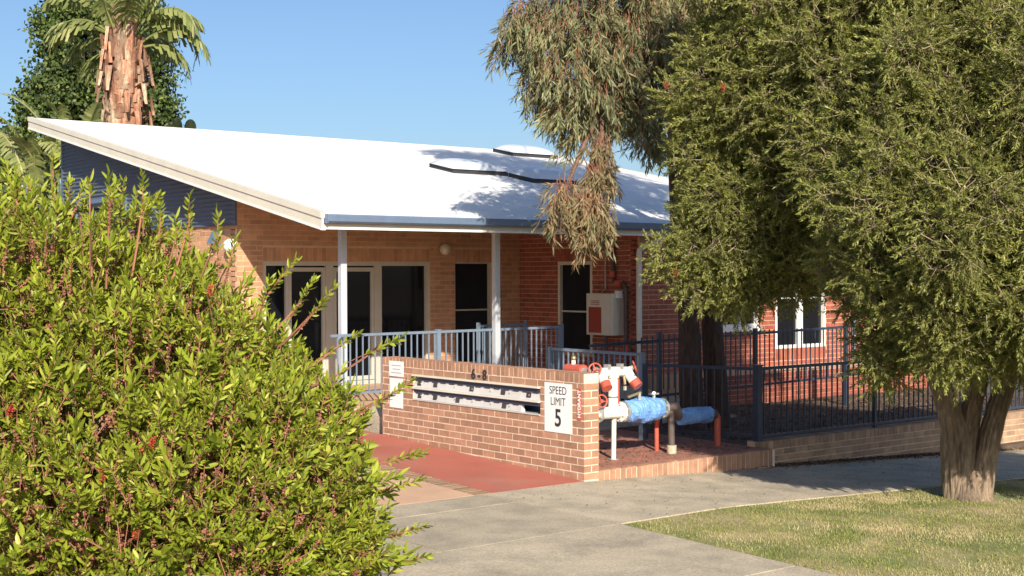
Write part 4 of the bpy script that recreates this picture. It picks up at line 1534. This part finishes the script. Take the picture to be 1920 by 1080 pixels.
GUM_T = [gum_spray(15, .30), gum_spray(12, .36), gum_spray(18, .26), gum_spray(10, .2)]
gt = thing('gum_tree', 'tall gum tree with drooping grey green leaves and two dark trunks', 'tree', (4.2, 2.2, 0.08))
gl = [((1085, 110, 18.0), .80), ((985, 40, 18.0), .36), ((950, 75, 18.), .2), ((1190, 90, 18.3), .72), ((1065, 205, 17.8), .30), ((1020, 150, 17.9), .34), ((1130, 200, 18), .36), ((1190, 185, 18.1), .33),
      ((1245, 150, 18.6), .5), ((1225, 255, 18.2), .22), ((1130, -40, 18.4), 1.0), ((1290, 20, 19), .6), ((1080, 250, 17.8), .16), ((1210, 215, 18.), .25)]
gb = [((1128, 275, 17.3), .13), ((1118, 330, 17.2), .20), ((1060, 360, 17.1), .17), ((1105, 385, 17.), .21), ((1045, 390, 17.), .14), ((1125, 415, 17), .16), ((1085, 435, 17), .10)]
gu = [((3.9, 1.6, 9.4), 1.7), ((3.3, 2.0, 11.9), 1.6), ((5.2, 2.0, 11.0), 1.6), ((4.8, 2.3, 8.0), 1.4), ((3.0, 1.8, 7.4), 0.9), ((6.2, 1.6, 9.4), 1.2), ((5.8, 2.2, 6.6), 1.2), ((2.2, 2.0, 12.6), 0.8)]
BG = [LEAF['gum'], MAT['twig']]
BGB = [LEAF['gum_brown'], MAT['twig']]
base = np.array(origin(gt))
for nm, lb_, dens, mats, sd_ in (('crown', [(at(*a), r) for a, r in gl], 95, BG, 31), ('browned_branch', [(at(*a), r) for a, r in gb], 150, BGB, 33),
                                 ('upper_crown', [(np.array(a), r) for a, r in gu], 26, BG, 35)):
    p, d = lobes_points(lb_, dens, sd_, inner=0.2, lump=0.25, keep=0.55, hollow=0.75 if nm == 'crown' else 0)
    dirs = unit(d*0.25+np.array([0, 0, -0.9])+rng.normal(size=d.shape)*.28)
    scl = rng.uniform(.75, 1.2, len(p))*(1.0 if nm != 'upper_crown' else 1.6)
    if nm == 'crown':
        view = np.array([to_px(q)[2] for q in p])
        cand = list(np.argsort(-view)[:120])
        mask = np.ones(len(p), bool)
        mask[cand] = False
        shoots_as_parts(gt, 'hanging_spray', GUM_T, mats, p[cand], dirs[cand], scl[cand])
        p, dirs, scl = p[mask], dirs[mask], scl[mask]
    V, Q, MI = scatter(GUM_T, p, dirs, scl)
    stuff(link_mesh(nm, quad_mesh(nm, V-base, Q, mats, MI), gt))
mb = MB()
limb(mb, [(4.08, 2.2, -.1), (4.0, 2.2, .8), (3.95, 2.2, 1.7), (3.82, 2.2, 2.9), (3.72, 2.2, 4.2), (3.69, 2.2, 5.6), (3.5, 2.1, 7.5), (3.0, 2.0, 9.8)], [.20, .165, .15, .135, .12, .11, .09, .05], 16, .06, 1)
mb.build('trunk', MAT['bark_dark'], gt, smooth=True)
mb = MB()
limb(mb, [(4.6, 2.25, -.1), (4.55, 2.2, .6), (4.45, 2.2, 1.7), (4.47, 2.2, 3.0), (4.6, 2.25, 4.6), (4.66, 2.3, 6.3), (4.8, 2.2, 8.2), (4.9, 2.0, 10)], [.20, .17, .155, .14, .125, .11, .09, .05], 16, .06, 2)
mb.build('trunk', MAT['bark_dark'], gt, smooth=True)
mb = MB()
roots = [np.array((3.70, 2.2, 4.6)), np.array((3.69, 2.2, 5.6)), np.array((3.5, 2.1, 7.5)), np.array((4.8, 2.2, 8.2))]
for k, (a, r__) in enumerate(gl+gb):
    c = at(*a)
    rt_ = min(roots[:2], key=lambda q: np.linalg.norm(q-c)) if k < len(gl) else at(1130, 200, 18)
    limb(mb, [rt_, (rt_+c)/2+np.array([0, 0, .22 if k < len(gl) else .05]), c], [.04, .028, .012], 6, .05, k+50)
    for j in range(8):
        e_ = c+unit(rng.normal(size=(1, 3)))[0]*r__*.9
        mb.tube([c, (c+e_)/2+np.array([0, 0, .08]), e_], [.012, .008, .003], 4)
for k, (a, r__) in enumerate(gu):
    c = np.array(a)
    rt_ = min(roots[2:], key=lambda q: np.linalg.norm(q-c))
    limb(mb, [rt_, (rt_+c)/2+np.array([0, 0, .3]), c], [.07, .05, .02], 7, .05, k+90)
mb.build('branches', MAT['bark_upper'], gt)


# --- background trees behind the house
def clump_spray(n_leaf, r, ll, wd):
    s = Spray()
    for i in range(n_leaf):
        q = unit(rng.normal(size=(1, 3)))[0]*r*rng.random()**.4
        dd = unit((q/r+rng.normal(size=3)*.6)[None])[0]
        s.leaf(q, dd, ll*rng.uniform(.7, 1.2), wd*rng.uniform(.8, 1.2), droop=.15, wide=True)
    return s


def leafy_tree(name, label, base_pt, lobes_, dens, leafmat, ll, wd, trunk_r, group=None, seed=1):
    t = thing(name, label, 'tree', base_pt, group)
    T = [clump_spray(22, .32, ll, wd), clump_spray(18, .38, ll, wd), clump_spray(26, .28, ll, wd)]
    p_, d_ = lobes_points(lobes_, dens, seed, inner=.6, lump=.22, keep=.75, hollow=.8)
    V_, Q_, MI_ = scatter(T, p_, d_, rng.uniform(.8, 1.3, len(p_)))
    stuff(link_mesh('crown', quad_mesh('crown', V_-np.array(base_pt), Q_, [leafmat], MI_), t))
    m_ = MB()
    cm = np.mean([l[0] for l in lobes_], axis=0)
    limb(m_, [base_pt, (np.array(base_pt)*.5+cm*.5)*np.array([1, 1, .9]), cm], [trunk_r, trunk_r*.7, trunk_r*.35], 10, .06, seed)
    for c, r__ in lobes_:
        limb(m_, [(np.array(base_pt)*.4+cm*.6), c], [trunk_r*.4, trunk_r*.1], 7, .05, seed+3)
    m_.build('trunk', MAT['bark_dark'], t, smooth=True)
    return t


FB = [((170, 90, 44), 1.5), ((130, 60, 44), 1.0), ((150, 20, 44.5), 1.0), ((230, 150, 45), 1.6), ((100, 190, 43), 1.0), ((75, 195, 43), .6), ((180, 190, 44), 1.2), ((285, 205, 44.5), .75), ((250, 60, 45), 1.2), ((300, 215, 44), .55), ((80, 260, 43), .9), ((110, 150, 43.5), .5)]
leafy_tree('fig_tree', 'dark dense evergreen tree behind the palm beyond the roof', (6.4, 31.5, 0.3), [(at(*a), r) for a, r in FB], 13, LEAF['dark'], .15, .085, .35, seed=41)
leafy_tree('shrub_tree', 'pale green bushy tree beyond the side of the house', (6.0, 38.5, 0.3), [(at(*a), r) for a, r in (((15, 320, 50), 1.0), ((35, 290, 50), .6), ((0, 290, 50), .7), ((-40, 300, 50), 1.4), ((60, 330, 51), .6), ((20, 365, 50), .9))], 9, LEAF['far'], .2, .09, .2, seed=43)


# --- palm with shaggy trunk
def paddle(mb, base_, az, el, length, width, sag, torn=True, seed=0, petiole=.35, twist=0.0):
    """long leaf on an arching rib, blade torn into strips"""
    r = random.Random(seed)
    n = 22
    pts = []
    pos = Vector(base_)
    e = el
    h = Vector((math.cos(az), math.sin(az), 0))
    for i in range(n+1):
        pts.append(pos.copy())
        dirv = h*math.cos(e)+Vector((0, 0, 1))*math.sin(e)
        pos = pos+dirv*(length/n)
        e -= sag/n*(0.4+1.4*i/n)
    side = Vector((-h.y, h.x, 0))
    k = len(mb.v)
    mb.tube(pts, [0.035*(1-.8*i/n)+.004 for i in range(n+1)], 5)
    i0 = int(n*petiole)
    m_ = n-i0
    for sgn in (-1, 1):
        for i in range(i0, n):
            t = (i-i0)/m_
            wd = width*math.sin(math.pi*min(1, .12+t*.86))**.6*r.uniform(.85, 1.1)
            a, b = pts[i], pts[i+1]
            dv = (b-a).normalized()
            up = side.cross(dv).normalized()
            if up.z < 0:
                up = -up
            out = (side*sgn*math.cos(twist)+up*(.25+math.sin(twist)*sgn)-Vector((0, 0, r.uniform(.25, .8) if torn else .05))+dv*.35).normalized()
            drp = Vector((0, 0, -(r.uniform(.25, .7) if torn else .1)*wd))
            b2 = a+(b-a)*(.93 if torn else 1.0)
            m1 = a+out*wd*.55+drp*.2
            m2 = b2+out*wd*.55+drp*.2
            t1 = a+out*wd*.98+drp+dv*.05
            t2 = b2+out*wd*.94+drp+dv*.03
            kk = len(mb.v)
            mb.v += [tuple(q) for q in (a, b2, m2, m1, t2, t1)]
            mb.f += [(kk, kk+1, kk+2, kk+3), (kk+3, kk+2, kk+4, kk+5)]


pb = np.array(at(232, 240, 36.0))
palm = thing('palm_tree', 'tall palm with shaggy brown sheathed trunk and arching fronds behind the roof', 'tree', (pb[0], pb[1], 0.3))
pz = lambda py: at(232, py, 36.0)
mb = MB()
limb(mb, [(pb[0], pb[1], 0.2), (pb[0], pb[1], 4.0), tuple(pz(235)), tuple(pz(170)), tuple(pz(110)), tuple(pz(60))], [.40, .40, .43, .47, .36, .2], 16, .06, 7)
mb.build('trunk', MAT['palm_brown'], palm, smooth=True)
rp_ = random.Random(17)
for i in range(150):
    t = i/150
    z = pz(250)[2]+(pz(60)[2]-pz(250)[2])*t
    a = i*2.399
    r0 = (.38+.10*math.sin(t*3.2)) if t < .75 else .38-(t-.75)*.7
    h = Vector((math.cos(a), math.sin(a), 0))
    s = Vector((-h.y, h.x, 0))
    c = Vector((pb[0], pb[1], z))+h*r0
    L_ = rp_.uniform(.4, .9)+(.5 if t > .8 else 0)
    lean = rp_.uniform(-.05, .16)
    w_ = rp_.uniform(.07, .17)
    mb = MB()
    P_ = [c, c+Vector((0, 0, L_*.5))+h*lean*.35*L_, c+Vector((0, 0, L_))+h*lean*L_]
    if rp_.random() < .3:
        P_ = [c, c+Vector((0, 0, .12))+h*.22, c+Vector((0, 0, -L_*.6))+h*.30]
    for j, q in enumerate(P_):
        ww = w_*(1, .75, .3)[j]
        mb.v += [tuple(q-s*ww), tuple(q+h*.05), tuple(q+s*ww), tuple(q-h*.03)]
    for j in range(2):
        for k in range(4):
            mb.f.append((j*4+k, j*4+(k+1) % 4, j*4+4+(k+1) % 4, j*4+4+k))
    mb.f += [(3, 2, 1, 0), (8, 9, 10, 11)]
    mb.build('sheath', MAT['palm_brown'], palm)
fr_specs = []
crown_c = pz(84)
yawv = math.atan2(RT[1], RT[0])
for k in range(9):                                    # upright young leaves
    fr_specs.append((yawv+k*2.399, rp_.uniform(1.2, 1.5), rp_.uniform(1.9, 2.6), .40, rp_.uniform(.3, .9), k))
for k, (da, el_, ln, sg_) in enumerate(((.0, 1.0, 2.5, 2.9), (.2, .75, 2.3, 2.7), (-.25, 1.15, 2.6, 2.7), (.1, .5, 1.9, 2.3), (-.1, .85, 2.6, 2.4), (.35, 1.2, 2.4, 2.2),
                                        (3.14, 1.0, 2.3, 2.2), (3.4, .7, 2.0, 2.2), (2.9, .4, 1.7, 1.8), (3.0, 1.2, 2.5, 1.8), (3.3, .9, 2.1, 2.6), (2.8, .15, 1.3, 1.6),
                                        (1.5, .8, 2.2, 2.0), (1.9, 1.0, 2.2, 1.8), (1.1, .7, 2.2, 2.0), (-1.2, 1.2, 2.2, 1.6))):
    fr_specs.append((yawv+da, el_, ln*1.08, .46, sg_, 40+k))
for (a, el_, ln, wd, sg_, k) in fr_specs:
    mb = MB()
    paddle(mb, Vector(crown_c)+Vector((math.cos(a)*.15, math.sin(a)*.15, rp_.uniform(-.3, .1))), a, el_, ln, wd, sg_, True, k)
    mb.build('frond', LEAF['palm'], palm)
# broad leaved plants by the high end of the roof
for gi, (px, py, dep, lab, n_, zup) in enumerate(((130, 290, 32.0, 'broad leaved strelitzia clump rising behind the high roof edge', 12, 1.0), (72, 335, 32.5, 'broad leaved strelitzia clump beside the dark side wall end', 11, 1.0))):
    top = at(px, py, dep)
    st_ = thing('strelitzia', lab, 'plant', (top[0], top[1], 0.3))
    for k in range(n_):
        a = k*2.399+gi
        b0 = np.array([top[0]+rp_.uniform(-.35, .35), top[1]+rp_.uniform(-.35, .35), 0.2])
        hgt = top[2]-0.3+rp_.uniform(-.7, .5)
        stem_top = b0+np.array([math.cos(a)*.25, math.sin(a)*.25, hgt])
        mb = MB()
        mb.tube([b0, (b0+stem_top)/2, stem_top], [.05, .04, .03], 6)
        paddle(mb, stem_top, a, rp_.uniform(.9, 1.4), rp_.uniform(1.3, 1.9), .26, rp_.uniform(.5, 1.5), rp_.random() < .5, k+100*gi, .1, rp_.uniform(-.4, .4))
        mb.build('leaf', LEAF['palm'], st_)
cp_ = at(340, 240, 40)
cc = thing('prickly_plant', 'two rounded green leaf pads just showing over the roof ridge', 'plant', (cp_[0], cp_[1], 0.3))
for (px, py) in ((331, 236), (357, 238), (318, 242)):
    q = at(px, py, 40)
    mb = MB().sphere(tuple(q), .17, 12, 8, 1.35)
    mb.tube([(q[0], q[1], 0.2), tuple(q)], .05, 6)
    mb.build('pad', LEAF['palm'], cc, smooth=True)
# neighbour's house glimpsed at the far left
nb = at(62, 352, 46)
nh = thing('neighbour_house', 'small cream house glimpsed between shrubs at the far side', 'house', (nb[0], nb[1], 0.0))
MB().box(nb[0]-.3, nb[0]+.35, nb[1]-.3, nb[1]+1.0, -.3, nb[2]+.22).build('wall', MAT['white'], nh)
mb = MB()
mb.hexa([(nb[0]-.4, nb[1]-.4, nb[2]+.22), (nb[0]+.45, nb[1]-.4, nb[2]+.22), (nb[0]+.45, nb[1]+1.1, nb[2]+.22), (nb[0]-.4, nb[1]+1.1, nb[2]+.22)],
        [(nb[0]-.1, nb[1]+.2, nb[2]+.36), (nb[0]+.1, nb[1]+.2, nb[2]+.36), (nb[0]+.1, nb[1]+.5, nb[2]+.36), (nb[0]-.1, nb[1]+.5, nb[2]+.36)])
mb.build('roof', MAT['brick_low'], nh)

# ------------------------------------------------------------------ grass and litter
def blades(n, xr, yr, h0, h1, wd, zfun, seed, dens=None):
    r = np.random.default_rng(seed)
    x = r.uniform(*xr, n)
    y = r.uniform(*yr, n)
    if dens is not None:
        k = dens(x, y) > r.random(n)
        x, y = x[k], y[k]
    n = len(x)
    z = zfun(x, y)
    h = r.uniform(h0, h1, n)
    a = r.uniform(0, 6.28, n)
    ln = r.uniform(.2, 1.1, n)*h
    b = np.stack([x, y, z], 1)
    s = np.stack([np.cos(a), np.sin(a), np.zeros(n)], 1)*(wd*.5*r.uniform(.7, 1.3, n))[:, None]
    t = np.stack([-np.sin(a)*ln, np.cos(a)*ln, h], 1)
    V_ = np.stack([b-s, b+s, b+s*.3+t, b-s*.3+t], 1).reshape(-1, 3)
    Q_ = np.arange(n*4).reshape(-1, 4)
    return V_, Q_


def zt_np(x, y):
    z = -0.042*np.clip(x, 0, 16)
    z = z-0.02*np.clip(-2.2-y, 0, 4.0)*(y < -2.2)
    return z-0.014


def patch(x, y):
    q = np.stack([x, y, np.zeros_like(x)], 1)
    f = value_noise(q, 0.8, 77)+.5*value_noise(q, 0.25, 78)
    edge = np.clip((-2.2-y)/.06, 0, 1)*np.clip((x+1.5)/.05, 0, 1)
    trunk_bare = np.clip((np.hypot(x-3.35, y+2.85)-.25)/.5, .15, 1)
    return np.clip(.62+.3*f, .25, 1)*edge*trunk_bare


V, Q = blades(190000, (-1.55, 9.0), (-6.1, -2.15), .007, .026, .007, zt_np, 5, patch)
tag(stuff(link_mesh('grass', quad_mesh('grass', V, Q, [LEAF['grass']]), None)), 'short patchy green and straw coloured grass on the verge', 'grass')
V, Q = blades(9000, (-9.5, -4.9), (-6.1, -2.2), .03, .2, .008, zt_np, 6)
tag(stuff(link_mesh('grass', quad_mesh('grass', V, Q, [LEAF['grass']]), None)), 'longer grass around the foot of the big bush', 'grass')


def flakes(name, n, fx, zf, size, seed, label):
    r = np.random.default_rng(seed)
    pts = fx(r, n)
    z = zf(pts[:, 0], pts[:, 1])
    c = np.stack([pts[:, 0], pts[:, 1], z+r.uniform(.002, .016, len(pts))], 1)
    Rm = frames(unit(np.stack([r.normal(size=len(pts))*.5, r.normal(size=len(pts))*.5, np.ones(len(pts))], 1)))
    l = size*r.uniform(.5, 1.5, len(pts))
    wv = l*r.uniform(.15, .4, len(pts))
    loc = np.stack([np.stack([-l, 0*l, 0*l], 1), np.stack([0*l, -wv, .1*l], 1), np.stack([l, 0*l, 0*l], 1), np.stack([0*l, wv, .1*l], 1)], 1)*.5
    V_ = np.einsum('nij,nkj->nki', Rm, loc)+c[:, None, :]
    o_ = link_mesh(name, quad_mesh(name, V_.reshape(-1, 3), np.arange(len(pts)*4).reshape(-1, 4), [LEAF['litter']]), None)
    tag(stuff(o_), label, 'leaf litter')


flakes('leaf_litter', 5200, lambda r, n: np.stack([2.6+8.5*r.random(n)**.8, 0.17-np.abs(r.normal(size=n))*.14], 1), lambda x, y: -0.042*np.clip(x, 0, 16)+.001, .05, 8, 'brown leaf litter along the foot of the low brick wall')
flakes('leaf_litter', 9000, lambda r, n: np.stack([3.4+9*r.random(n), .5+3.7*r.random(n)], 1), lambda x, y: 0.10+0.02*np.sin(x*2.1)*np.sin(y*3.0)+.002, .06, 9, 'dry leaf litter over the fenced yard')
flakes('leaf_litter', 700, lambda r, n: np.stack([.4+2.8*r.random(n), .14+1.6*r.random(n)], 1), lambda x, y: 0*x+.097, .045, 10, 'scattered dry leaves on the hydrant paving')
flakes('leaf_litter', 380, lambda r, n: np.stack([-1.4+8*r.random(n), -2.2*r.random(n)], 1), lambda x, y: -0.042*np.clip(x, 0, 16)+.001, .03, 12, 'a few small leaves blown over the footpath')
